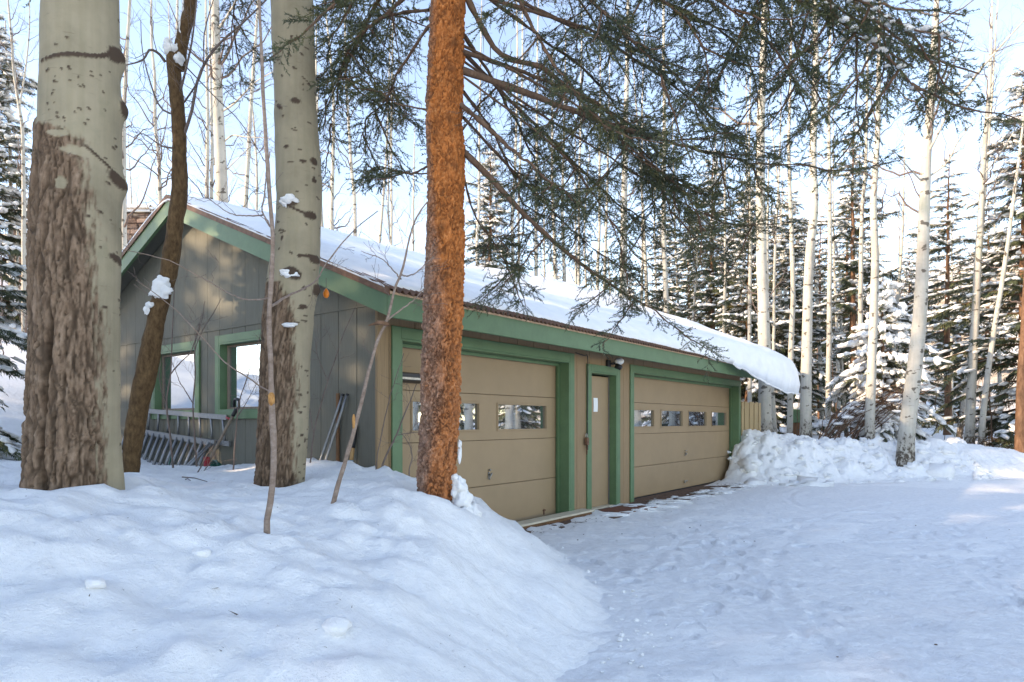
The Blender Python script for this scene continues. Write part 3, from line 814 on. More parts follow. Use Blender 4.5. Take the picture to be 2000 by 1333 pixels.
# ------------------------------------------------------------------ bark and needle materials
def aspen_bark(name, far=False):
    m, t, p = new_mat(name)
    co = coords(t); fine = coords(t, (2.5, 2.5, 22)); eye = coords(t, (5.0, 5.0, 8.0)); vert = coords(t, (26, 26, 1.5))
    n1 = N(t, "ShaderNodeTexNoise", Scale=1.4 if far else 2.6, Detail=7.0, Roughness=0.62); t.links.new(co, n1.inputs["Vector"])
    n2 = N(t, "ShaderNodeTexNoise", Scale=2.2, Detail=6.0, Roughness=0.7); t.links.new(fine, n2.inputs["Vector"])
    n3 = N(t, "ShaderNodeTexNoise", Scale=1.0, Detail=3.0, Roughness=0.5); t.links.new(eye, n3.inputs["Vector"])
    n4 = N(t, "ShaderNodeTexNoise", Scale=1.0, Detail=3.0); t.links.new(vert, n4.inputs["Vector"])
    if far: base = ramp(t, n1.outputs[0], [(0.3, (0.34, 0.31, 0.27)), (0.55, (0.50, 0.47, 0.41)), (0.75, (0.40, 0.39, 0.31))])
    else: base = ramp(t, n1.outputs[0], [(0.22, (0.20, 0.165, 0.112)), (0.42, (0.29, 0.245, 0.168)), (0.58, (0.345, 0.29, 0.20)), (0.78, (0.24, 0.22, 0.145))])
    st = ramp(t, n4.outputs[0], [(0.35, (0.86, 0.87, 0.84)), (0.6, (1, 1, 1))])
    mu = t.nodes.new("ShaderNodeMix"); mu.data_type = 'RGBA'; mu.blend_type = 'MULTIPLY'; mu.inputs[0].default_value = 0.7
    t.links.new(base, mu.inputs[6]); t.links.new(st, mu.inputs[7])
    ln = ramp(t, n2.outputs[0], [(0.30, (1, 1, 1)), (0.37, (0, 0, 0))])
    c = mixc(t, N_mul(t, ln, 0.55 if not far else 0.7), mu.outputs[2], (0.16, 0.12, 0.08) if not far else (0.10, 0.09, 0.08))
    sc = ramp(t, n3.outputs[0], [(0.615 if far else 0.70, (0, 0, 0)), (0.65 if far else 0.735, (1, 1, 1))])
    c = mixc(t, N_mul(t, sc, 0.8), c, (0.05, 0.037, 0.028))
    h = n2.outputs[0]
    if far:      # rough dark bark at the foot
        sx = t.nodes.new("ShaderNodeSeparateXYZ"); t.links.new(co, sx.inputs[0])
        n6 = N(t, "ShaderNodeTexNoise", Scale=1.0, Detail=6.0, Roughness=0.7); t.links.new(coords(t, (12, 12, 9)), n6.inputs["Vector"])
        mr = N(t, "ShaderNodeMapRange"); mr.inputs[1].default_value = 0.15; mr.inputs[2].default_value = 1.7; mr.inputs[3].default_value = 0.30; mr.inputs[4].default_value = -0.10
        t.links.new(sx.outputs[2], mr.inputs[0])
        ad2 = N(t, "ShaderNodeMath", _operation='ADD'); t.links.new(n6.outputs[0], ad2.inputs[0]); t.links.new(mr.outputs[0], ad2.inputs[1])
        c = mixc(t, ramp(t, ad2.outputs[0], [(0.60, (0, 0, 0)), (0.70, (1, 1, 1))]), c, (0.085, 0.065, 0.05))
    if not far:
        ar = t.nodes.new("ShaderNodeAttribute"); ar.attribute_name = "rough_bark"
        asr = t.nodes.new("ShaderNodeAttribute"); asr.attribute_name = "scar"
        ad = t.nodes.new("ShaderNodeAttribute"); ad.attribute_name = "furrow"
        big = coords(t, (14, 14, 5))
        n5 = N(t, "ShaderNodeTexNoise", Scale=2.0, Detail=8.0, Roughness=0.7); t.links.new(big, n5.inputs["Vector"])
        br = ramp(t, n5.outputs[0], [(0.3, (0.105, 0.064, 0.042)), (0.5, (0.215, 0.140, 0.092)), (0.70, (0.32, 0.225, 0.16))])
        br = mixc(t, N_mul(t, ad.outputs["Fac"], 0.85), br, (0.055, 0.035, 0.022))
        c = mixc(t, ar.outputs["Fac"], c, br)
        c = mixc(t, asr.outputs["Fac"], c, (0.075, 0.05, 0.035))
        h = n5.outputs[0]
    t.links.new(c, p.inputs["Base Color"])
    p.inputs["Roughness"].default_value = 0.8; p.inputs["Specular IOR Level"].default_value = 0.2
    bump(t, p, h, 0.4, 0.006)
    return m
def N_mul(t, s, k):
    n = t.nodes.new("ShaderNodeMath"); n.operation = 'MULTIPLY'; n.inputs[1].default_value = k
    t.links.new(s, n.inputs[0]); return n.outputs[0]
M["aspen_near"] = aspen_bark("aspen_bark_near")
M["aspen"] = aspen_bark("aspen_bark", True)
def bark(name, stops, sc=(14, 14, 4), k=2.0, bs=0.6):
    m, t, p = new_mat(name)
    n = N(t, "ShaderNodeTexNoise", Scale=k, Detail=8.0, Roughness=0.7); t.links.new(coords(t, sc), n.inputs["Vector"])
    t.links.new(ramp(t, n.outputs[0], stops), p.inputs["Base Color"])
    p.inputs["Roughness"].default_value = 0.85; p.inputs["Specular IOR Level"].default_value = 0.2
    bump(t, p, n.outputs[0], bs, 0.008)
    return m
M["dark_bark"] = bark("dark_brown_bark", [(0.3, (0.045, 0.026, 0.012)), (0.5, (0.105, 0.060, 0.028)), (0.7, (0.17, 0.105, 0.05))], (18, 18, 8))
M["twig"] = bark("grey_twig", [(0.3, (0.10, 0.075, 0.065)), (0.7, (0.22, 0.17, 0.15))])
M["sapling"] = bark("sapling_bark", [(0.3, (0.17, 0.115, 0.085)), (0.55, (0.27, 0.20, 0.16)), (0.75, (0.36, 0.29, 0.25))], (10, 10, 18))
M["branch"] = bark("spruce_branch", [(0.3, (0.085, 0.05, 0.034)), (0.7, (0.20, 0.125, 0.085))])
M["pine_trunk"] = bark("pine_trunk", [(0.3, (0.075, 0.042, 0.026)), (0.5, (0.17, 0.092, 0.055)), (0.7, (0.25, 0.15, 0.095))], (9, 9, 3))
def spruce_bark():
    m, t, p = new_mat("spruce_bark")
    aw = t.nodes.new("ShaderNodeAttribute"); aw.attribute_name = "painted_sun"
    ac = t.nodes.new("ShaderNodeAttribute"); ac.attribute_name = "crack"
    ai = t.nodes.new("ShaderNodeAttribute"); ai.attribute_name = "plate"
    n = N(t, "ShaderNodeTexNoise", Scale=4.5, Detail=8.0, Roughness=0.75); t.links.new(coords(t, (18, 18, 9)), n.inputs["Vector"])
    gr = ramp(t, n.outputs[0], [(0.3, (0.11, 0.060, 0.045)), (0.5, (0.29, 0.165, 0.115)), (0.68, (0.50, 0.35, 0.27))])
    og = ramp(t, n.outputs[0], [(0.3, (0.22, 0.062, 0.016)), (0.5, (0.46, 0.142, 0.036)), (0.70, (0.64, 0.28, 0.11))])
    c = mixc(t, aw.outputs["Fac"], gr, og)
    pl = ramp(t, ai.outputs["Fac"], [(0.0, (0.72, 0.72, 0.72)), (1.0, (1.2, 1.2, 1.2))])
    mu = t.nodes.new("ShaderNodeMix"); mu.data_type = 'RGBA'; mu.blend_type = 'MULTIPLY'; mu.inputs[0].default_value = 1.0
    t.links.new(c, mu.inputs[6]); t.links.new(pl, mu.inputs[7])
    c = mixc(t, N_mul(t, ac.outputs["Fac"], 0.8), mu.outputs[2], (0.055, 0.022, 0.012))
    t.links.new(c, p.inputs["Base Color"])
    p.inputs["Roughness"].default_value = 0.85; p.inputs["Specular IOR Level"].default_value = 0.2
    bump(t, p, n.outputs[0], 0.5, 0.006)
    return m
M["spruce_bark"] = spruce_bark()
def needle_mat(name, a, b, c):
    m, t, p = new_mat(name)
    at_ = t.nodes.new("ShaderNodeAttribute"); at_.attribute_name = "tone"
    t.links.new(ramp(t, at_.outputs["Fac"], [(0.0, a), (0.55, b), (1.0, c)]), p.inputs["Base Color"])
    p.inputs["Roughness"].default_value = 0.55; p.inputs["Specular IOR Level"].default_value = 0.35
    return m
M["wound"] = bark("fresh_wound", [(0.3, (0.30, 0.13, 0.04)), (0.7, (0.60, 0.32, 0.12))], (30, 30, 12))
M["needle"] = needle_mat("spruce_needles", (0.034, 0.046, 0.031), (0.082, 0.095, 0.042), (0.185, 0.158, 0.050))
M["needle_far"] = needle_mat("far_spruce_needles", (0.030, 0.045, 0.032), (0.075, 0.090, 0.042), (0.17, 0.145, 0.05))

# ------------------------------------------------------------------ near trunks
def near_trunk(edges, Y, extra_top, shape, sides=132, rows=420, foot=0.35):
    off = math.atan2(-((edges[5][1] + edges[5][2]) / 2 - 1000) / F_PX, 1.0)      # the side turned to the drive
    """edges: (py, left px, right px) from top to bottom; returns points grid, angle and height grids"""
    e = np.array(edges, float)[::-1]
    zc = CAM_H - (e[:, 0] - HOR) / F_PX * Y
    xc = ((e[:, 1] + e[:, 2]) / 2 - 1000) / F_PX * Y
    rc = (e[:, 2] - e[:, 1]) / 2 / F_PX * Y * math.cos(off)
    zc = np.concatenate([[zc[0] - foot], zc, [p[0] for p in extra_top]])
    xc = np.concatenate([[xc[0]], xc, [p[1] for p in extra_top]]); rc = np.concatenate([[rc[0] * 1.03], rc, [p[2] for p in extra_top]])
    zt = np.concatenate([np.linspace(zc[0], 4.2, rows), np.linspace(4.2, zc[-1], 60)[1:]])
    x = np.interp(zt, zc, xc); r = np.interp(zt, zc, rc)
    ker = np.ones(9) / 9
    x = np.convolve(np.pad(x, 4, 'edge'), ker, 'valid'); r = np.convolve(np.pad(r, 4, 'edge'), ker, 'valid')
    th = -np.pi + np.arange(sides) / sides * 2 * np.pi          # 0 faces the camera, + to the right
    TH, ZT = np.meshgrid(th, zt)
    Rg = np.broadcast_to(r[:, None], TH.shape)
    disp, at_ = shape((TH - off + np.pi) % (2 * np.pi) - np.pi, ZT, Rg)
    RR = Rg + disp
    V = np.stack([x[:, None] + RR * np.sin(TH), Y - RR * np.cos(TH), ZT], -1)
    n, s = TH.shape
    i = np.arange(n - 1)[:, None] * s; j = np.arange(s)[None]; j2 = (j + 1) % s
    me = np_mesh("trunk", V.reshape(-1, 3), np.stack([i + j, i + j2, i + s + j2, i + s + j], -1).reshape(-1, 4), True)
    for k, v in at_.items(): attr(me, k, v)
    return me
def zpx(py, Y): return CAM_H - (py - HOR) / F_PX * Y
def cyl(TH, ZT, Rg, f): return np.sin(TH) * Rg * f, -np.cos(TH) * Rg * f, ZT * f
def furrows(TH, ZT, Rg, seed, fx=24, fz=2.7, dep=0.021):
    """long plates parted by narrow dark fissures: relief and crack mask"""
    x, y, z = np.sin(TH) * Rg, np.cos(TH) * Rg, ZT
    wx = 0.030 * fbm(x * 7, y * 7, z * 3.0, seed + 5, 3); wz = 0.06 * fbm(x * 9, y * 9, z * 4, seed + 6, 2)
    f1, f2, cid = cell3((x + wx) * fx, (y + wx) * fx, (z + wz) * fz, seed)
    g1, g2, gid = cell3((x + wx) * fx * 2.3, (y + wx) * fx * 2.3, (z + wz) * fz * 2.6, seed + 20)
    big = sstep(0.20, 0.0, f2 - f1); small = sstep(0.16, 0.0, g2 - g1)
    rid = np.abs(fbm((x + wx) * fx * 1.3, (y + wx) * fx * 1.3, z * 1.6, seed + 40, 2))
    crk = np.clip(np.maximum(big, 0.6 * small) + 0.8 * sstep(0.10, 0.0, rid), 0, 1)
    d = dep * (0.35 * cid + 0.25 * gid + 0.2 * np.clip(rid, 0, 1)) - dep * 0.75 * big - dep * 0.3 * small - dep * .45 * sstep(.10, 0, rid)
    return d + 0.004 * fbm(x * 70, y * 70, z * 30, seed + 9, 3, .6), crk
def scars(TH, ZT, spots):
    m = np.zeros_like(TH)
    for (t0, z0, wt, wz, tilt) in spots:
        dz = ZT - z0 - tilt * (TH - t0)
        m = np.maximum(m, sstep(1.25, 0.7, ((TH - t0) / wt) ** 2 + (dz / wz) ** 2 + 0.35 * vnoise(TH * 30, ZT * 60, 0, 7)))
    return m
def loc_th(px, c, hw): return math.asin(max(-.98, min(.98, (px - c) / hw)))

gA = np.random.default_rng(101)
# big aspen on the left
Y1 = 3.8
E1 = [(-40, 82, 234), (0, 80, 235), (120, 79, 238), (250, 73, 241), (330, 68, 243), (400, 62, 241), (500, 60, 240), (600, 60, 238), (700, 58, 238), (800, 55, 238), (880, 50, 238), (950, 48, 240)]
bnd1 = np.array([[240, -40], [262, 60], [285, 130], [300, 160], [330, 158], [380, 168], [430, 180], [470, 190], [520, 186], [560, 190], [620, 200], [700, 203], [800, 204], [880, 210], [960, 216], [1100, 220]], float)
def shape1(TH, ZT, Rg):
    zb = zpx(bnd1[:, 0], Y1)
    px = np.interp(-ZT, -zb, bnd1[:, 1])
    lim = np.arcsin(np.clip((px - 155) / 88, -1.0, 0.98))
    lim = np.where(px < 0, -3.2, lim) + 0.10 * fbm(TH * 6, ZT * 9, 0, 111, 3)
    back = np.minimum(1, sstep(2.6, 2.4, np.abs(TH)) + (ZT < zpx(400, Y1)))
    rough = sstep(0.16, -0.16, TH - lim + .16 * fbm(TH * 18, ZT * 12, 0, 112, 4, .65)) * back
    # cream flakes left inside the rough bark
    for (px_, py_, wt, wz) in ((125, 383, .13, .035), (118, 290, .30, .022), (160, 320, .42, .028)):
        t0 = loc_th(px_, 155, 85); q = ((TH - t0) / wt) ** 2 + ((ZT - zpx(py_, Y1)) / wz) ** 2 + .6 * vnoise(TH * 16, ZT * 40, 0, 113)
        rough = rough * (1 - sstep(1.1, .8, q))
    fu, crk = furrows(TH, ZT, Rg, 120)
    d = rough * (fu + 0.002) + (1 - rough) * 0.003 * fbm(*cyl(TH, ZT, Rg, 6), 130, 3)
    # root flare and the deep seam on the left
    seam = np.exp(-((TH + 0.62 - 0.06 * np.sin(ZT * 4)) / 0.05) ** 2) * sstep(2.0, 1.75, ZT)
    d = d - 0.06 * seam + 0.022 * sstep(1.35, 0.85, ZT) * np.sin(TH * 5 + 1)
    crk = np.maximum(crk, seam)
    sp = [(loc_th(225, 157, 82), zpx(108, Y1), .34, .05, 0.06), (loc_th(236, 157, 82), zpx(205, Y1), .25, .05, 0), (loc_th(228, 155, 88), zpx(352, Y1), .33, .04, -.05), (loc_th(232, 155, 88), zpx(506, Y1), .3, .025, -.03)]
    for k in range(20):                                          # the dark line sweeping up to the knot
        t_ = k / 19; sp.append((loc_th(86 + 135 * t_, 157, 82), zpx(152 - 42 * t_ ** 1.8 - 4 * math.sin(6 * t_), Y1), .07, .014, .0))
    for k in range(16):
        t_ = k / 15; sp.append((loc_th(150 + 85 * t_, 156, 86), zpx(300 + 48 * t_, Y1), .06, .008, 0))
    for k in range(70):
        sp.append((gA.uniform(-1.5, 1.5), gA.uniform(0.9, 3.9), gA.uniform(.03, .09), gA.uniform(.004, .009), gA.uniform(-.08, .02)))
    for k in range(26):
        sp.append((gA.uniform(-.9, .6), zpx(gA.uniform(160, 270), Y1), gA.uniform(.02, .05), gA.uniform(.005, .008), -.08))
    s = scars(TH, ZT, sp) * (1 - rough)
    d = d + s * 0.006
    d = d + 0.03 * np.exp(-((TH - 1.35) / .3) ** 2) * (np.exp(-((ZT - zpx(110, Y1)) / .07) ** 2) + np.exp(-((ZT - zpx(205, Y1)) / .06) ** 2) + np.exp(-((ZT - zpx(356, Y1)) / .06) ** 2))
    return d, {"rough_bark": rough, "scar": s, "furrow": crk * rough}
a1 = thing("aspen_tree", "thick old aspen trunk with furrowed brown bark at the left edge", "tree", (-2.48, Y1, 0.6))
def rel(o, parent):
    o.parent = parent; o.matrix_parent_inverse = Matrix.Translation(-Vector(parent.location)); return o
tr1 = rel(obj("trunk", near_trunk(E1, Y1, [(4.6, -2.50, .215), (7, -2.45, .18), (11, -2.3, .10)], shape1, 180, 470), M["aspen_near"]), a1)

# second aspen, by the gable window
Y2 = 5.0
E2 = [(-40, 531, 612), (0, 532, 612), (100, 535, 613), (200, 537, 617), (260, 538, 620), (330, 542, 626), (400, 542, 627), (480, 535, 626), (560, 522, 618), (620, 514, 611), (700, 511, 606), (800, 508, 602), (900, 502, 596), (960, 498, 592)]
bnd2 = np.array([[500, 300], [548, 400], [560, 548], [590, 562], [640, 576], [680, 574], [740, 580], [800, 574], [860, 568], [900, 574], [940, 580], [1000, 600]], float)
def shape2(TH, ZT, Rg):
    zb = zpx(bnd2[:, 0], Y2); px = np.interp(-ZT, -zb, bnd2[:, 1])
    cen = np.interp(-ZT, -zpx(np.array([e[0] for e in E2]), Y2), [(e[1] + e[2]) / 2 for e in E2])
    lim = np.arcsin(np.clip((px - cen) / 47, -1, .97)); lim = np.where(px < 450, -3.2, lim) + .10 * fbm(TH * 6, ZT * 9, 0, 141, 3)
    rough = sstep(.14, -.14, TH - lim + .14 * fbm(TH * 16, ZT * 14, 0, 142, 4, .65)) * np.minimum(1, sstep(2.6, 2.4, np.abs(TH)) + (ZT < 1.9))
    fu, crk = furrows(TH, ZT, Rg, 150, 30, 3.2, .016)
    d = rough * (fu + .004) + (1 - rough) * .004 * fbm(*cyl(TH, ZT, Rg, 6), 160, 3)
    d = d + .012 * np.abs(np.sin(ZT * 3.1 + 1)) * (1 - rough)
    sp = []
    cc = lambda py: float(np.interp(py, [e[0] for e in E2], [(e[1] + e[2]) / 2 for e in E2]))
    for (px_, py_, wt, wz, tl) in ((577, 215, .26, .022, 0), (545, 225, .2, .02, -.1), (592, 330, .16, .014, 0), (612, 325, .22, .03, 0), (612, 362, .14, .02, 0), (568, 410, .3, .04, 0), (606, 430, .35, .03, 0), (584, 425, .5, .010, -.06), (572, 545, .36, .045, -.05), (590, 570, .1, .018, 0), (609, 568, .3, .05, 0), (610, 513, .3, .03, 0), (588, 605, .2, .018, 0), (560, 304, .14, .012, 0), (553, 476, .06, .02, 0), (538, 508, .1, .03, 0), (565, 130, .1, .008, -.1), (582, 95, .09, .012, -.1), (585, 850, .1, .012, 0), (590, 860, .07, .02, 0), (580, 870, .06, .012, 0), (594, 875, .05, .01, 0)):
        sp.append((loc_th(px_, cc(py_), 44), zpx(py_, Y2), wt, wz, tl))
    for k in range(110):
        sp.append((gA.uniform(-1.5, 1.5), gA.uniform(.8, 4.4), gA.uniform(.04, .16), gA.uniform(.004, .008), gA.uniform(-.06, .03)))
    for k in range(14):
        t_ = k / 13; sp.append((loc_th(585 + 30 * t_, 578, 46), zpx(510 - 4 * t_, Y2), .08, .012, 0))
    s = scars(TH, ZT, sp) * (1 - rough)
    for (px_, py_, am) in ((568, 408, .03), (572, 545, .035), (609, 568, .03), (612, 515, .025)):
        d = d + am * np.exp(-((TH - loc_th(px_, cc(py_), 44)) / .25) ** 2 - ((ZT - zpx(py_, Y2)) / .05) ** 2)
    return d + s * .004, {"rough_bark": rough, "scar": s, "furrow": crk * rough}
a2 = thing("aspen_tree", "aspen trunk with snow-capped knots in front of the gable's right window", "tree", (-1.76, Y2, 0.6))
rel(obj("trunk", near_trunk(E2, Y2, [(4.9, -1.72, .15), (7, -1.62, .12), (10, -1.5, .07)], shape2, 140, 400), M["aspen_near"]), a2)

# dark leaning trunk with its broken top
Y3 = 5.5
E3 = [(108, 324, 352), (120, 323, 354), (230, 334, 363), (300, 336, 366), (380, 335, 367), (400, 330, 365), (470, 321, 356), (540, 311, 346), (600, 290, 330), (640, 283, 321), (730, 263, 308), (800, 249, 291), (870, 240, 278), (940, 238, 272)]
def shape3(TH, ZT, Rg):
    d = .004 * fbm(*cyl(TH, ZT, Rg, 22), 170, 3) + .006 * fbm(*cyl(TH, ZT, Rg, 7), 173, 2)
    return d, {}
def lean_trunk(E, Y, shape, m, sides=56, rows=150):
    e = np.array(E, float)[::-1]; z = zpx(e[:, 0], Y)
    zt = np.linspace(z[0] - .3, z[-1], rows)
    x = np.interp(zt, z, ((e[:, 1] + e[:, 2]) / 2 - 1000) / F_PX * Y); r = np.interp(zt, z, (e[:, 2] - e[:, 1]) / 2 / F_PX * Y) * .87
    ker = np.ones(7) / 7
    x = np.convolve(np.pad(x, 3, 'edge'), ker, 'valid'); r = np.convolve(np.pad(r, 3, 'edge'), ker, 'valid')
    th = np.arange(sides) / sides * 2 * np.pi; TH, ZT = np.meshgrid(th, zt); Rg = np.broadcast_to(r[:, None], TH.shape)
    d, _ = shape(TH, ZT, Rg); RR = Rg + d
    V = np.stack([x[:, None] + RR * np.sin(TH), Y - RR * np.cos(TH), ZT], -1).reshape(-1, 3)
    V = np.concatenate([V, [[x[-1], Y, zt[-1] - .02]]])
    n, s = TH.shape; i = np.arange(n - 1)[:, None] * s; j = np.arange(s)[None]; j2 = (j + 1) % s
    Qd = np.stack([i + j, i + j2, i + s + j2, i + s + j], -1).reshape(-1, 4); jj = np.arange(s)
    Tt = np.stack([(n - 1) * s + jj, (n - 1) * s + (jj + 1) % s, np.full(s, n * s)], -1)
    return np_mesh("trunk", V, [Qd, Tt], True)
a3 = thing("leaning_tree", "dark brown leaning trunk with a snow-capped broken top", "tree", (-3.17, Y3, 0.6))
rel(obj("trunk", lean_trunk(E3, Y3, shape3, None), M["dark_bark"]), a3)
mb = MB()
mb.tube(resample([at(352, 135, Y3), at(352, 100, Y3), at(360, 60, Y3 - .02), at(370, 20, Y3 - .05), at(374, -60, Y3 - .05), at(382, -300, Y3)], 30), np.linspace(.052, .04, 30), 14)
rel(mb.build("leader", M["dark_bark"], None, True), a3)
# its crooked side branches
P0 = [[at(323, 122, Y3), at(310, 105, Y3 - .05), at(292, 98, Y3 - .1), at(278, 118, Y3 - .1), at(245, 128, Y3 - .15)],
      [at(352, 180, Y3), at(362, 140, Y3 - .1), at(375, 80, Y3 - .2), at(383, 10, Y3 - .2), at(390, -80, Y3 - .2)],
      [at(360, 262, Y3), at(375, 215, Y3 - .1), at(388, 150, Y3 - .2), at(420, 95, Y3 - .3), at(480, 40, Y3 - .4), at(530, -10, Y3 - .5)],
      [at(340, 290, Y3), at(315, 285, Y3 + .1), at(280, 262, Y3 + .3), at(262, 268, Y3 + .3)],
      [at(345, 225, Y3), at(310, 205, Y3 + .1), at(280, 110, Y3 + .3), at(275, 40, Y3 + .3)],
      [at(360, 200, Y3), at(395, 140, Y3 - .3), at(400, 60, Y3 - .3), at(430, -40, Y3 - .3)],
      [at(353, 120, Y3), at(420, 190, Y3 - .3), at(470, 240, Y3 - .5), at(520, 320, Y3 - .7)]]
bp = np.stack([resample(p, 14) for p in P0]); br = np.linspace(1, .35, 14)[None] * np.array([.013, .010, .014, .009, .009, .008, .006])[:, None]
c1, r1 = kids(bp, br, 7, .15, .98, .25, .7, (25, 70), .1, 7, .35, .6, gA)
c2, r2 = kids(c1, r1, 4, .2, .95, .1, .3, (25, 65), .05, 5, .3, .6, gA)
mb = MB()
for P_, R_, s_ in ((bp, br, 7), (c1, r1 * .55, 4), (c2, r2 * .5, 3)):
    V, q = tubes(P_, R_, s_); mb.add(V, quads=q)
rel(mb.build("branches", M["twig"], None, True), a3)["kind"] = "stuff"

# the spruce in front of the left door
Y4 = 4.6
E4 = [(-40, 843, 908), (0, 842, 908), (100, 838, 906), (200, 833, 903), (245, 833, 901), (290, 834, 907), (340, 837, 907), (400, 836, 905), (500, 832, 906), (600, 828, 904), (700, 824, 899), (800, 822, 897), (900, 818, 890), (990, 814, 887)]
def shape4(TH, ZT, Rg):
    x, y, z = np.sin(TH) * Rg, np.cos(TH) * Rg, ZT
    wz_ = .030 * fbm(x * 16, y * 16, z * 9, 181, 3); wy_ = .018 * fbm(x * 45, y * 45, z * 30, 182, 2)
    f1, f2, cid = cell3((x + wz_ + wy_) * 40, (y + wz_) * 40, (z + 2 * wz_ + wy_) * 15, 183)
    g1, g2, gid = cell3((x + wy_) * 85, (y + wy_) * 85, (z + wy_) * 48, 187)
    gap = sstep(.24, .0, f2 - f1) * sstep(-.9, .1, fbm(x * 30, y * 30, z * 12, 185, 2))
    d = .020 * (cid - .35) * (1 - gap) - .016 * gap + .007 * (gid - .5) + .004 * fbm(x * 60, y * 60, z * 40, 189, 2)
    painted_sun = sstep(-1.15, .05, TH + .55 * fbm(x * 5, y * 5, z * 1.6, 191, 3)) * sstep(3.1, 2.2, TH)  # orange towards the right: sunlight on the trunk painted into the bark colour
    painted_sun = np.clip(painted_sun * (.80 + .20 * sstep(1.3, 2.6, ZT)) + .55 * sstep(2.3, 2.9, ZT) * sstep(-1.6, -.9, TH) + .25 * (gid - .5), 0, 1)
    sc = .5 * sstep(1.4, 3.2, ZT)
    gap = gap * (1 - .45 * sc)
    d = d * (1 - .35 * sc)
    for (px_, py_) in ((880, 152), (885, 35), (884, 100), (878, 248), (885, 338), (880, 105), (850, 275), (862, 455), (872, 545), (866, 700), (870, 790), (845, 870)):
        k_ = np.exp(-((TH - loc_th(px_, 868, 37)) / .2) ** 2 - ((ZT - zpx(py_, Y4)) / .03) ** 2)
        d = d + .018 * k_; gap = np.maximum(gap, .8 * k_)
    return d, {"painted_sun": painted_sun, "crack": gap, "plate": .6 * cid + .4 * gid}
sp0 = thing("spruce_tree", "spruce with orange sunlight painted on its bark and hanging branches in front of the left garage door", "tree", (-.53, Y4, .5))
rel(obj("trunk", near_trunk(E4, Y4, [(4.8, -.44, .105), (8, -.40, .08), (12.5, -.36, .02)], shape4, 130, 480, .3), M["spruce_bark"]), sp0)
# ------------------------------------------------------------------ needles of the near spruce
def needle_template(g, n=27, L=0.115, nl=0.027, w=0.0062):
    """one twig along +x with needles all round: V (k,3), tris, and the shade offset of each vertex"""
    V, T = [], []
    for k in range(3):
        a = k * 2.094; V += [[0, .0016 * math.cos(a), .0016 * math.sin(a)], [L, .0008 * math.cos(a), .0008 * math.sin(a)]]
    for k in range(3):
        a, b = 2 * k, 2 * ((k + 1) % 3); T += [[a, b, b + 1], [a, b + 1, a + 1]]
    for k in range(n):
        s = (k + g.uniform(0, 1)) / n; a = g.uniform(0, 2 * np.pi); fwd = g.uniform(.45, .9)
        l = nl * g.uniform(.75, 1.15) * (1 - .25 * s)
        d = np.array([fwd, math.cos(a) * (1 - fwd * .4), math.sin(a) * (1 - fwd * .4) + .1]); d /= np.linalg.norm(d)
        sd = np.cross(d, g.normal(size=3)); sd /= np.linalg.norm(sd)
        p = np.array([s * L, 0, 0]); o = len(V)
        V += [list(p - sd * w / 2), list(p + sd * w / 2), list(p + d * l)]; T += [[o, o + 1, o + 2]]
    return np.array(V), np.array(T)
def place(templates, pos, X, up, scale, tone, g):
    """copies of the templates at pos with x axis X: joined arrays V, T, tone"""
    Vs, Ts, To, o = [], [], [], 0
    which = g.integers(0, len(templates), len(pos))
    X = unit(X); Y_ = unit(np.cross(up, X)); Z_ = np.cross(X, Y_)
    Rm = np.stack([X, Y_, Z_], 2)
    for w_, (V, T) in enumerate(templates):
        m = which == w_
        if not m.any(): continue
        VV = np.einsum('nij,kj->nki', Rm[m], V) * scale[m][:, None, None] + pos[m][:, None]
        n = m.sum(); k = len(V)
        Ts.append((T[None] + (np.arange(n) * k)[:, None, None]).reshape(-1, 3) + o)
        Vs.append(VV.reshape(-1, 3)); To.append(np.repeat(tone[m], k)); o += n * k
    return np.concatenate(Vs), np.concatenate(Ts), np.concatenate(To)

gN = np.random.default_rng(5)
TW_T = [needle_template(gN) for _ in range(5)]
TW_C = [needle_template(gN, 10, .1, .03, .010) for _ in range(3)]      # coarse, for the crown above the picture

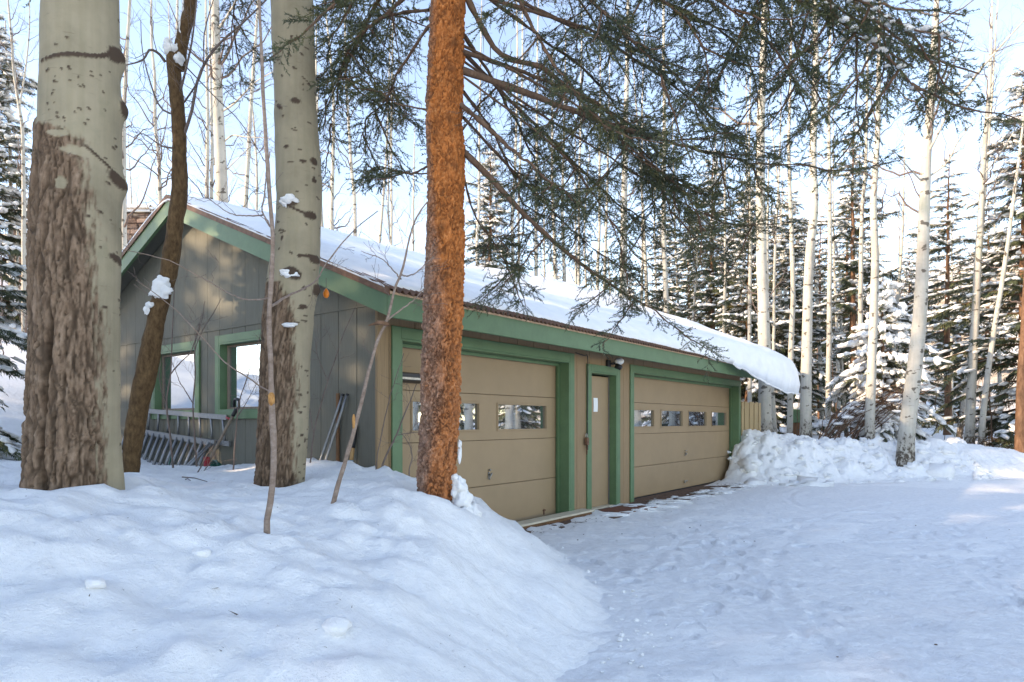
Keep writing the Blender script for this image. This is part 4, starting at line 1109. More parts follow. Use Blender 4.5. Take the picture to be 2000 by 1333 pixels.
def limb_foliage(P, R0, bare, lmax, g, droop=0.30, step=0.054, tstep=0.026, dens=1.0):
    """wood tubes and twig placements of one spruce limb P (n,3)"""
    seg = np.linalg.norm(np.diff(P, axis=0), axis=1); d = np.concatenate([[0], np.cumsum(seg)]); Ltot = d[-1]
    s = np.arange(bare * Ltot, Ltot, step / dens); s = s + g.uniform(-.3, .3, len(s)) * step
    s = np.clip(s, 0, Ltot * .999); n = len(s)
    S = np.stack([np.interp(s, d, P[:, a]) for a in range(3)], -1)
    Tn = unit(np.stack([np.interp(np.minimum(s + .05, Ltot), d, P[:, a]) - np.interp(np.maximum(s - .05, 0), d, P[:, a]) for a in range(3)], -1))
    side = unit(np.cross(Tn, np.array([0, 0, 1.0]))) * np.where(np.arange(n) % 2, 1, -1)[:, None]
    f = (s - bare * Ltot) / max(Ltot * (1 - bare), .01)
    L = lmax * (0.45 + 0.75 * np.sin(np.pi * np.clip(.15 + .8 * f, 0, 1))) * g.uniform(.30, 1.0, n) * (1 - .55 * sstep(.75, 1, f))
    D = unit(Tn * g.uniform(.15, .8, (n, 1)) + side * g.uniform(.3, .95, (n, 1)) + .25 * g.normal(size=(n, 3)) + np.array([0, 0, -1.0]) * (droop * g.uniform(-.7, 1.6, (n, 1))))
    k = 8; q = np.linspace(0, 1, k)
    C = S[:, None] + D[:, None] * (q[:, None] * L[:, None, None])
    C[..., 2] -= droop * .55 * (q ** 2) * L[:, None] * g.uniform(-.6, 1.4, (n, 1))
    wv = np.cumsum(g.normal(0, .03, (n, k, 3)), 1); C += (wv - wv[:, :1]) * L[:, None, None]
    r = (.0012 + .0045 * L[:, None]) * (1 - .75 * q)
    # twigs along each lateral, plus along the limb's own tip
    m = np.maximum(2, (L / tstep).astype(int)); idx = np.repeat(np.arange(n), m)
    u = np.concatenate([(np.arange(v) + .5) / v for v in m]); u = .06 + .94 * u
    fi = np.clip(u * (k - 1), 0, k - 1.001); i0 = fi.astype(int); ff = (fi - i0)[:, None]
    pos = C[idx, i0] * (1 - ff) + C[idx, i0 + 1] * ff; tn = unit(C[idx, i0 + 1] - C[idx, i0])
    sd = unit(np.cross(tn, np.array([0, 0, 1.0]) + .3 * g.normal(size=(len(idx), 3)))) * np.where(np.arange(len(idx)) % 2, 1, -1)[:, None]
    X = unit(tn * g.uniform(.5, 1.0, (len(idx), 1)) + sd * g.uniform(.3, .9, (len(idx), 1)) * np.where(u > .94, .1, 1)[:, None] + np.array([0, 0, -1.0]) * g.uniform(0, .55 * droop + .1, (len(idx), 1)))
    sc = g.uniform(.65, 1.3, len(idx)) * (1.05 - .3 * u)
    return C, r, pos, X, sc

LIMBS = [
    ([(905, 120, 4.7), (1080, 240, 5.2), (1220, 330, 5.6), (1340, 400, 5.8), (1440, 440, 5.9), (1530, 420, 5.9)], .45, .55, .010),
    ([(905, 90, 4.7), (1120, 200, 4.9), (1260, 300, 5.0), (1350, 370, 5.1), (1400, 440, 5.1)], .40, .50, .010),
    ([(905, 150, 4.6), (1040, 250, 4.8), (1130, 330, 5.0), (1190, 430, 5.2), (1220, 500, 5.3)], .35, .45, .009),
    ([(905, -280, 4.6), (1200, -190, 4.2), (1480, -90, 3.9), (1660, -10, 3.7), (1760, 50, 3.6), (1850, 90, 3.55)], .45, .42, .022),
    ([(905, -300, 4.6), (1250, -190, 4.3), (1520, -60, 4.0), (1640, 60, 3.8), (1730, 130, 3.7), (1810, 200, 3.65)], .45, .45, .022),
    ([(905, -240, 4.6), (1150, -120, 4.4), (1330, -40, 4.2), (1480, 60, 4.1), (1560, 150, 4.0), (1600, 230, 4.0)], .35, .50, .018),
    ([(905, -160, 4.6), (1060, -60, 4.3), (1180, 20, 4.1), (1260, 110, 4.0), (1300, 200, 3.95)], .35, .45, .016),
    ([(905, -40, 4.7), (1060, 80, 5.4), (1180, 180, 6.0), (1250, 300, 6.4), (1280, 420, 6.7)], .3, .55, .015),
    ([(905, 230, 4.75), (1000, 330, 5.5), (1090, 420, 6.0), (1170, 490, 6.4), (1260, 560, 6.8)], .3, .45, .013),
    ([(845, -90, 4.6), (770, -30, 4.9), (720, 40, 5.1), (690, 140, 5.2), (680, 220, 5.2)], .25, .45, .014),
    ([(845, -160, 4.6), (760, -80, 5.0), (700, -10, 5.4), (640, 90, 5.6), (625, 180, 5.7)], .3, .45, .014),  # pixel x, pixel y, distance; then bare fraction, lateral length, radius
    ([(903, 138, 4.6), (1020, 180, 4.7), (1150, 235, 4.9), (1300, 295, 5.1), (1430, 330, 5.25), (1565, 352, 5.4)], .38, .55, .026),
    ([(900, 205, 4.55), (960, 255, 4.5), (1040, 330, 4.45), (1130, 410, 4.4)], .62, .22, .020),
    ([(905, 296, 4.6), (960, 350, 4.75), (1010, 400, 4.9), (1100, 480, 5.2), (1190, 540, 5.5), (1260, 585, 5.7), (1345, 640, 5.9)], .30, .42, .022),
    ([(900, -30, 4.6), (950, 70, 4.7), (985, 110, 4.75), (1060, 130, 4.85), (1110, 170, 4.95), (1200, 230, 5.1), (1290, 350, 5.4), (1330, 450, 5.6)], .34, .55, .022),
    ([(985, -60, 4.3), (1040, 60, 4.25), (1080, 130, 4.2), (1120, 195, 4.2), (1170, 270, 4.2)], .35, .35, .016),
    ([(900, -260, 4.6), (1150, -160, 4.5), (1400, -50, 4.4), (1600, 0, 4.3), (1690, 80, 4.25), (1780, 140, 4.2), (1875, 165, 4.15)], .30, .46, .026),
    ([(900, -200, 4.6), (1100, -90, 4.9), (1300, 10, 5.2), (1420, 80, 5.4), (1470, 160, 5.5), (1480, 240, 5.6)], .3, .55, .020),
    ([(900, -230, 4.6), (1250, -130, 5.0), (1500, -20, 5.2), (1560, 90, 5.3), (1600, 190, 5.4), (1640, 250, 5.4)], .3, .55, .020),
    ([(845, -40, 4.6), (760, 20, 4.8), (690, 80, 5.0), (655, 170, 5.2), (650, 250, 5.25)], .25, .48, .016),
    ([(838, 50, 4.6), (790, 120, 4.8), (740, 190, 5), (690, 230, 5.1), (665, 285, 5.2)], .35, .40, .011),
    ([(845, -140, 4.6), (740, -60, 4.4), (670, 0, 4.3), (640, 60, 4.25)], .2, .45, .016),
    ([(833, 215, 4.6), (770, 200, 4.7), (700, 160, 4.85)], .5, .20, .007),
    ([(836, 325, 4.65), (800, 338, 4.8), (750, 330, 4.95), (715, 330, 5.0)], .25, .22, .008),
    ([(900, 60, 4.65), (960, 150, 5.2), (1010, 240, 5.6), (1060, 350, 6.0), (1080, 430, 6.2)], .25, .55, .016),
    ([(902, 100, 4.7), (1000, 200, 5.3), (1100, 300, 5.9), (1200, 400, 6.4), (1300, 500, 6.8)], .28, .60, .017),
    ([(900, -60, 4.6), (1050, 20, 5.0), (1200, 90, 5.5), (1350, 200, 6.0), (1430, 300, 6.3), (1450, 400, 6.5)], .28, .62, .018),
    ([(900, -110, 4.6), (1180, -50, 4.4), (1320, 30, 4.3), (1372, 110, 4.25), (1380, 200, 4.2)], .42, .36, .016),
    ([(900, -170, 4.6), (1300, -110, 4.7), (1550, -60, 4.8), (1680, 30, 4.9), (1730, 120, 5), (1720, 200, 5)], .3, .55, .018),
    ([(905, 340, 4.65), (925, 420, 5.0), (965, 480, 5.3), (990, 530, 5.4), (985, 570, 5.4)], .35, .30, .009),
    ([(840, -280, 4.6), (600, -170, 5.0), (490, -70, 5.5), (455, 40, 6.0), (450, 130, 6.2)], .5, .50, .014),
    ([(838, 20, 4.6), (740, 40, 5.2), (680, 120, 5.7), (640, 200, 6.0), (640, 260, 6.1)], .2, .45, .013),
    ([(905, 180, 4.7), (980, 280, 5.4), (1030, 400, 6.0), (1020, 520, 6.4)], .3, .42, .012),
    ([(900, -20, 4.6), (1150, 60, 5.2), (1300, 140, 5.6), (1370, 260, 5.9), (1400, 350, 6.1)], .3, .55, .016),
    ([(900, 100, 4.6), (1100, 170, 5.3), (1250, 250, 5.9), (1340, 380, 6.4), (1360, 520, 6.8)], .25, .58, .016),
]
wood = MB(); tp, tx, ts = [], [], []
snow_sp = []
for li, (pts, bare, lm, r0) in enumerate(LIMBS):
    P = resample([at(*p) for p in pts], 36)
    wg = np.cumsum(gN.normal(0, .010, P.shape), 0); P = P + (wg - wg[:1]) * np.linspace(0, 1, 36)[:, None]
    V, q = tubes(P[None], np.linspace(r0, .004, 36)[None] * (1 + .15 * gN.normal(size=(1, 36))), 8); wood.add(V, quads=q)
    C, r, pos, X, sc = limb_foliage(P, r0, bare, lm * .55, gN, dens=1.0)
    V, q = tubes(C, r, 3); wood.add(V, quads=q)
    tp.append(pos); tx.append(X); ts.append(sc)
    # side boughs spreading every way, their ends turned up, each a full spray
    nb_ = 10 if li in (3, 4) else 6 if li in (0, 1, 11, 16) else 5
    for b_ in range(nb_):
        f_ = bare + (1 - bare) * ((b_ + gN.uniform(.1, .9)) / nb_) ** (.6 if nb_ > 6 else 1); i_ = min(34, int(f_ * 35)); Tn = unit(P[min(35, i_ + 2)] - P[max(0, i_ - 2)])
        az = gN.uniform(0, 6.28); Dh = np.array([math.cos(az), .7 * math.sin(az), 0]); Ls = lm * gN.uniform(.7, 1.5)
        D0 = unit(.45 * Tn + .75 * Dh + np.array([0, 0, gN.uniform(-.45, .1)])); q_ = np.linspace(0, 1, 12)[:, None]
        S_ = P[i_] + D0 * q_ * Ls + np.array([0, 0, 1.0]) * (-.35 * q_ + .30 * q_ ** 2) * Ls * gN.uniform(.3, 1.2) + np.cumsum(gN.normal(0, .012, (12, 3)), 0) * Ls
        V, q = tubes(S_[None], np.linspace(.006 + .004 * Ls, .0025, 12)[None], 5); wood.add(V, quads=q)
        C2, r2, p2, X2, s2_ = limb_foliage(S_, .006, .12, .20 + .10 * Ls, gN, droop=.25)
        V, q = tubes(C2, r2 * .8, 3); wood.add(V, quads=q)
        tp.append(p2); tx.append(X2); ts.append(s2_)
    # a few dead bare twigs on the bare part
    if bare > .28:
        c1, r1 = kids(P[None, :14], np.full((1, 14), r0), 7, .15, .95, .15, .5, (40, 90), -.25, 6, .25, .35, gN, False)
        c2, r2 = kids(c1, r1, 3, .2, .9, .06, .2, (25, 60), -.1, 4, .2, .6, gN)
        for P_, R_ in ((c1, r1 * .6), (c2, r2 * .5)):
            V, q = tubes(P_, R_, 3); wood.add(V, quads=q)
    if li in (3, 4, 11, 16): snow_sp.append((C, pos, li))
rel(wood.build("branches", M["branch"], None, True), sp0)["kind"] = "stuff"
tp, tx, ts = map(np.concatenate, (tp, tx, ts))
tone = np.clip(.42 + .28 * fbm(tp[:, 0] * 2, tp[:, 1] * 2, tp[:, 2] * 2, 201, 2) + gN.normal(0, .16, len(tp)), 0, 1)
V, T, To = place(TW_T, tp, tx, np.broadcast_to(np.array([0, 0, 1.0]), tx.shape) + .2 * gN.normal(size=tx.shape), ts, tone, gN)
me = np_mesh("foliage", V, T); attr(me, "tone", To)
fo = rel(obj("foliage", me, M["needle"]), sp0); fo["kind"] = "stuff"
print("near needles", len(tp), len(T))
# crown above the picture
cw = MB(); cp, cx, cs = [], [], []
for k in range(44):
    z0 = 4.9 + 7.2 * (k / 44) ** 1.1; az = k * 2.4 + gN.uniform(-.3, .3); Lb = (2.7 * (1 - (z0 - 4.9) / 8.2)) + .3
    D = np.array([math.cos(az), math.sin(az), 0])
    q = np.linspace(0, 1, 12)[:, None]
    if z0 < 6.3 and abs(D[0]) < .8: Lb *= .75
    P = np.array([-.42, Y4, z0]) + D * q * Lb + np.array([0, 0, 1.0]) * (-.10 * q - .35 * q ** 2) * Lb
    V, qd = tubes(P[None], np.linspace(.022, .004, 12)[None], 5); cw.add(V, quads=qd)
    C, r, pos, X, sc = limb_foliage(P, .02, .2, .5, gN, step=.09, tstep=.06)
    V, qd = tubes(C, r, 3); cw.add(V, quads=qd); cp.append(pos); cx.append(X); cs.append(sc * 1.5)
rel(cw.build("branches", M["branch"], None, True), sp0)["kind"] = "stuff"
cp, cx, cs = map(np.concatenate, (cp, cx, cs))
V, T, To = place(TW_C, cp, cx, np.broadcast_to(np.array([0, 0, 1.0]), cx.shape) + .2 * gN.normal(size=cx.shape), cs, gN.uniform(.1, .8, len(cp)), gN)
me = np_mesh("foliage", V, T); attr(me, "tone", To)
fo = rel(obj("foliage", me, M["needle"]), sp0); fo["kind"] = "stuff"
# snow lodged on the outer sprays
sb = MB()
for C, pos, li in snow_sp:
    n = 34 if li in (3, 4) else 12
    sel = pos[gN.integers(int(len(pos) * (.6 if li in (3, 4) else .75)), len(pos), n)]
    for k, c in enumerate(sel):
        V, q = ell(c + np.array([0, 0, .012]), gN.uniform(.5, 1.2) * np.array([.03, .022, .012]), k, .3, 8, 5); sb.add(V, quads=q)
sn = rel(sb.build("snow_load", M["snow"], None, True), sp0); sn["kind"] = "stuff"

# ------------------------------------------------------------------ spruces and aspens of the background
def far_template(g, n=8, L=0.37, w=0.036):
    V, T = [], []
    for k in range(n):
        s = k / n; sd = 1 if k % 2 else -1
        p = np.array([s * L * .9, 0, -.02 * s]); l = L * g.uniform(.28, .5) * (1 - .5 * s)
        d = np.array([.75, sd * g.uniform(.4, .75), g.uniform(-.35, .1)]); d /= np.linalg.norm(d)
        if k == n - 1: d = np.array([1.0, 0, -.1]); l = L * .3
        nn = np.cross(d, [0, 0, 1.0]) + .5 * g.normal(size=3); nn /= np.linalg.norm(nn); o = len(V)
        V += [list(p - nn * w / 2), list(p + nn * w / 2), list(p + d * l + np.array([0, 0, -.02]))]; T.append([o, o + 1, o + 2])
    return np.array(V), np.array(T)
gB = np.random.default_rng(77)
FT = [far_template(gB) for _ in range(6)]
def spruce_parts(Hh, Rb, g, snow=1.0, z0=.06, whorl=.30, fine=1.0, lopsided=0.0, droop=.35, skip=.12):
    """meshes of a spruce standing at the origin: trunk, branches+needles, snow"""
    zt = np.linspace(0, Hh, 24); wob = np.cumsum(g.normal(0, .01, (24, 2)), 0) * Hh / 10
    TP = np.stack([wob[:, 0], wob[:, 1], zt], -1)
    rt = (.011 * Hh + .02) * (1 - zt / Hh) ** .9 + .006
    tm = MB(); V, q = tubes(TP[None], rt[None], 9); tm.add(V, quads=q)
    wd, sn = MB(), MB(); pp, px_, ps = [], [], []
    z = Hh * z0
    while z < Hh * .97:
        f = z / Hh; nb = int(g.integers(4, 7))
        a0 = g.uniform(0, 6.28)
        for b in range(nb):
            az = a0 + b * 6.283 / nb + g.normal(0, .25)
            if g.uniform() < skip: continue
            L = (Rb * (1 - f) ** .85 * (1 + .15 * math.sin(z * 3)) + .12) * g.uniform(.45, 1.2) * (1 + lopsided * math.cos(az))
            c = np.array([np.interp(z, zt, TP[:, 0]), np.interp(z, zt, TP[:, 1]), z + g.normal(0, .06)])
            D = np.array([math.cos(az), math.sin(az), 0]); q_ = np.linspace(0, 1, 7)[:, None]
            rise = .35 * f - .05 + g.normal(0, .10); droop_ = droop * g.uniform(.5, 1.5)
            P = c + D * q_ * L + np.array([0, 0, 1.0]) * (rise * q_ - droop_ * q_ ** 2 + .10 * q_ ** 3) * L
            V, q = tubes(P[None], (np.linspace(.010 + .009 * L, .004, 7))[None], 4); wd.add(V, quads=q)
            m = max(4, int(L / .075 * fine)); u = (np.arange(m) + .5) / m * .94 + .06
            pos = np.stack([np.interp(u, q_[:, 0], P[:, a]) for a in range(3)], -1)
            tn = unit(P[-1] - P[0]); sd = np.cross(tn, [0, 0, 1.0]) * np.where(np.arange(m) % 2, 1, -1)[:, None]
            for rep in range(3):
                X = unit(tn * g.uniform(.5, 1, (m, 1)) + sd * g.uniform(.2, .95, (m, 1)) * (1, -1, .3)[rep] + np.array([0, 0, -1.0]) * g.uniform(0, .6, (m, 1)))
                pp.append(pos); px_.append(X); ps.append(g.uniform(.55, 1.1, m) * min(1.25, .45 + .4 * L) / math.sqrt(fine))
            # snow lying along the top of the bough and on its side sprays
            ns = int(round(snow * (2.5 + 5.5 * L)))
            for k in range(ns):
                u0 = g.uniform(.2, 1.0); c0 = np.array([np.interp(u0, q_[:, 0], P[:, a]) for a in range(3)])
                ln = g.uniform(.05, .15) * min(1.3, .5 + .35 * L)
                V, q = ell([0, 0, 0], [ln * 1.5, ln * g.uniform(.45, .8), .022 + .030 * min(snow, 2) * g.uniform(.2, 1.2)], g.uniform(0, 99), .5, 6, 4)
                T_ = unit(P[min(6, int(u0 * 6) + 1)] - P[min(5, int(u0 * 6))] + 1e-6); Sd = unit(np.cross([0, 0, 1.0], T_)); Up = np.cross(T_, Sd)
                off_ = g.normal(0, .16 * L * (1.15 - u0) + .04)
                T2 = unit(T_ + Sd * np.sign(off_) * .6); S2 = unit(np.cross([0, 0, 1.0], T2))
                sn.add(V @ np.stack([T2, S2, np.cross(T2, S2)]) + c0 + np.array([0, 0, .03 - .25 * abs(off_)]) + Sd * off_, quads=q)
        z += whorl * g.uniform(.75, 1.25) * (1 - .45 * f)
    pp, px_, ps = map(np.concatenate, (pp, px_, ps))
    tone = np.clip(.40 + .25 * fbm(pp[:, 0], pp[:, 1], pp[:, 2], 211, 2) + g.normal(0, .18, len(pp)), 0, 1)
    V, T, To = place(FT, pp, px_, np.broadcast_to(np.array([0, 0, 1.0]), px_.shape), ps, tone, g)
    me = np_mesh("foliage", V, T); attr(me, "tone", To)
    return tm.mesh("trunk", True), wd.mesh("branches"), me, sn.mesh("snow_load", True)
SPR = [spruce_parts(11, 2.7, np.random.default_rng(1), .8), spruce_parts(14, 3.1, np.random.default_rng(2), .6, .10, .34), spruce_parts(9, 2.4, np.random.default_rng(3), 1.1, .04, .27, 1.1),
       spruce_parts(4.6, 2.1, np.random.default_rng(4), 2.6, .05, .28, 1.3, .2, .5), spruce_parts(13, 2.6, np.random.default_rng(6), .15, .05, .34, .6),
       spruce_parts(13, 2.9, np.random.default_rng(8), .9, .30, .50, .9, .15, .25, .25)]
for k_, p_ in enumerate(SPR):
    print("spruce", k_, [len(m.polygons) for m in p_])
def spruce(kind, x, y, s, rz, label, group="snowy spruces behind the garage", trunk="pine_trunk", z=None):
    zz = gz(x, y) - .1 if z is None else z
    t = thing("spruce_tree", label, "tree", (x, y, zz), rz, group)
    t.scale = (s, s, s)
    for nm, me, m in zip(("trunk", "branches", "foliage", "snow_load"), SPR[kind], (trunk, "branch", "needle_far", "snow")):
        o = obj(nm, me, M[m], t)
        if nm != "trunk": o["kind"] = "stuff"
    return t
def xof(px, Y): return (px - 1000) / F_PX * Y
# kind, pixel x, distance, scale, turn, label
for (k_, px_, Y, s, rz, lab) in [
    (3, 1725, 17.2, 1.0, .4, "small spruce bowed under thick snow pads behind the ploughed bank"),
    (5, 1668, 22.0, .84, 1.2, "snow-dusted spruce with a pointed top between the thin right-hand aspens"),
    (5, 1848, 25.0, .86, 2.0, "spruce with a bare brown lower trunk behind the leaning white aspen"),
    (0, 2000, 19.0, 1.05, .8, "tall yellow-green spruce at the upper right edge with snow on its boughs"),
    (5, 1925, 34.0, .95, 2.6, "distant thin snowy spruce left of the right-edge spruce"),
    (1, 1395, 25.0, .80, 3.3, "dark snowy spruce rising behind the garage roof near its right end"),
    (0, 1300, 27.0, .86, 4.1, "snowy spruce rising behind the middle of the garage roof"),
    (2, 1462, 22.5, 1.0, 5.0, "snow-covered spruce behind the snow cornice"),
    (0, 1545, 24.0, .85, .2, "spruce with snow-laced branches right of the cornice"),
    (5, 1600, 31.0, .80, 1.9, "far spruce in the gap right of the cornice"),
    (2, 1775, 33.0, 1.0, 3.0, "far dark spruce with a thin tip left of the leaning white aspen"),
    (0, 958, 22.0, .82, .9, "frosted spruce behind the roof just right of the orange trunk"),
    (1, 1090, 34.0, .62, 4.4, "small hazy spruce behind the roof among white aspen stems"),
    (2, -105, 6.8, .46, 2.2, "dark snow-laden spruce at the left edge behind the big aspen"),
    (2, -10, 16.5, .9, 3.8, "spruce behind the left edge spruce on the rising snow"),
    (0, 560, 44.0, .55, 1.0, "tiny spruce top above the roof left of the second aspen"),
    (1, 1345, 36.0, .85, 2.1, "far spruce filling the gap behind the roof right of the middle aspen"),
    (0, 1230, 38.0, .85, 5.1, "hazy far spruce low behind the tall middle aspen"),
    (1, 1510, 38.0, .95, .6, "tall far spruce directly behind the cornice aspen"),
    (0, 1700, 40.0, 1.1, 1.4, "far spruce behind the small bowed spruce"),
    (5, 1800, 42.0, 1.1, 2.4, "thin far spruce right behind the leaning white aspen"),
    (0, 1572, 33.0, 1.0, 4.4, "far snowy spruce behind the green box"),
    (1, 1650, 46.0, 1.2, .3, "tall pale spruce far behind the thin forked aspen"),
    (1, 1420, 44.0, 1.0, 1.3, "blue-grey far spruce behind the yellowish stem"),
    (0, 1875, 36.0, .9, 5.3, "far spruce between the two slender right-hand aspens"),
    (2, 1170, 42.0, .95, 3.1, "low far spruce behind the tight row of stems"),
    (2, 256, 30.0, .42, 1.0, "little spruce tip beside the stone house chimney")]:
    spruce(k_, xof(px_, Y), Y, s, rz, lab)
# unseen spruces: left ones added to shade the yard, right ones mirrored in panes
for i_, (k_, x, y, s, rz) in enumerate([(4, -12.5, -3.2, .95, 0), (4, -11.8, -.6, .82, 1), (4, -13.0, 1.9, 1.0, 2), (4, -12.2, 4.2, .9, 3), (4, -14.0, 6.3, .55, 4), (4, -17, .4, 1.1, 5), (4, -17.5, 4.6, .75, 6), (4, -17, -3.6, 1.15, 2.5), (4, -13.5, -6.0, 1.1, 1.5), (4, -19, -1.6, 1.2, .4), (4, -19.5, 2.0, 1.1, 3.4), (4, -26, 2.6, 1.5, 1.1), (4, -21.5, -2.6, 1.25, 2.1),
                                        (1, 16.5, 13.2, .8, 1), (0, 19.5, 11.0, .9, 2), (2, 22, 15.5, 1.1, 3), (1, 25, 9, .9, 0)]):
    spruce(k_, x, y, s, rz, "unseen spruce added past the left edge to shade the yard" if i_ < 13 else "snowy spruce just outside the right edge across the drive", "unseen spruces added to shade the yard" if i_ < 13 else "spruces across the drive")

def aspen(name, path, r0, label, g, nb=14, t0=.35, lb=(.5, 1.6), r1=.012, group="pale aspens around the garage", twigs=(5, 3), bark="aspen", up=.35, kidsy=True, extra=()):
    P = resample(path, 40); Lp = np.linalg.norm(P[-1] - P[0])
    wg = np.cumsum(g.normal(0, .0028 * Lp / 10, P.shape), 0); wg[:, 2] = 0; P = P + wg
    rr = (r0 * (1 - np.linspace(0, 1, 40)) ** .8 + r1); rr[:4] *= np.linspace(1.25, 1, 4)
    base = P[0].copy()
    t = thing(name, label, "tree", base, 0, group)
    mb = MB(); V, q = tubes((P - base)[None], rr[None], 12); mb.add(V, quads=q)
    for ex, er in extra:
        E_ = resample(ex, 20) - base; V, q = tubes(E_[None], np.linspace(er, er * .35, 20)[None], 9); mb.add(V, quads=q)
    mb.build("trunk", M[bark], t, True)
    mb = MB()
    c1, q1 = kids((P - base)[None], rr[None], nb, t0, .98, lb[0], lb[1], (35, 75), up, 9, .22, .45, g)
    src = [(c1, q1)]
    for ex, er in extra:
        E_ = resample(ex, 20) - base; a_, b_ = kids(E_[None], np.linspace(er, er * .3, 20)[None], 7, .2, .98, lb[0] * .6, lb[1] * .7, (30, 65), up * .5, 9, .22, .5, g); src.append((a_, b_))
    c1 = np.concatenate([s_[0] for s_ in src]); q1 = np.concatenate([s_[1] for s_ in src])
    c2, q2 = kids(c1, q1, twigs[0], .2, .97, .2 * lb[1] * .6, .5 * lb[1] * .7, (25, 60), up * .3, 6, .25, .55, g)
    V, q = tubes(c1, q1, 5); mb.add(V, quads=q)
    V, q = tubes(c2, q2 * .7, 3); mb.add(V, quads=q)
    if twigs[1]:
        c3, q3 = kids(c2, q2, twigs[1], .2, .97, .12, .4, (20, 55), .05, 4, .25, .6, g); V, q = tubes(c3, q3 * .55, 3); mb.add(V, quads=q)
    o = mb.build("branches", M["twig"], t, True); o["kind"] = "stuff"
    return t
def pth(pts, Y, top=None):
    p = [at(a, b, Y) for a, b in pts]
    if p[0][2] > gz(p[0][0], Y) - .15: p[0] = p[0].copy(); p[0][2] = gz(p[0][0], Y) - .2
    p[0] = p[0] - np.array([0, 0, .35])
    return p
gC = np.random.default_rng(31)
def wpx(w_, Y): return w_ / 2 / F_PX * Y * .86
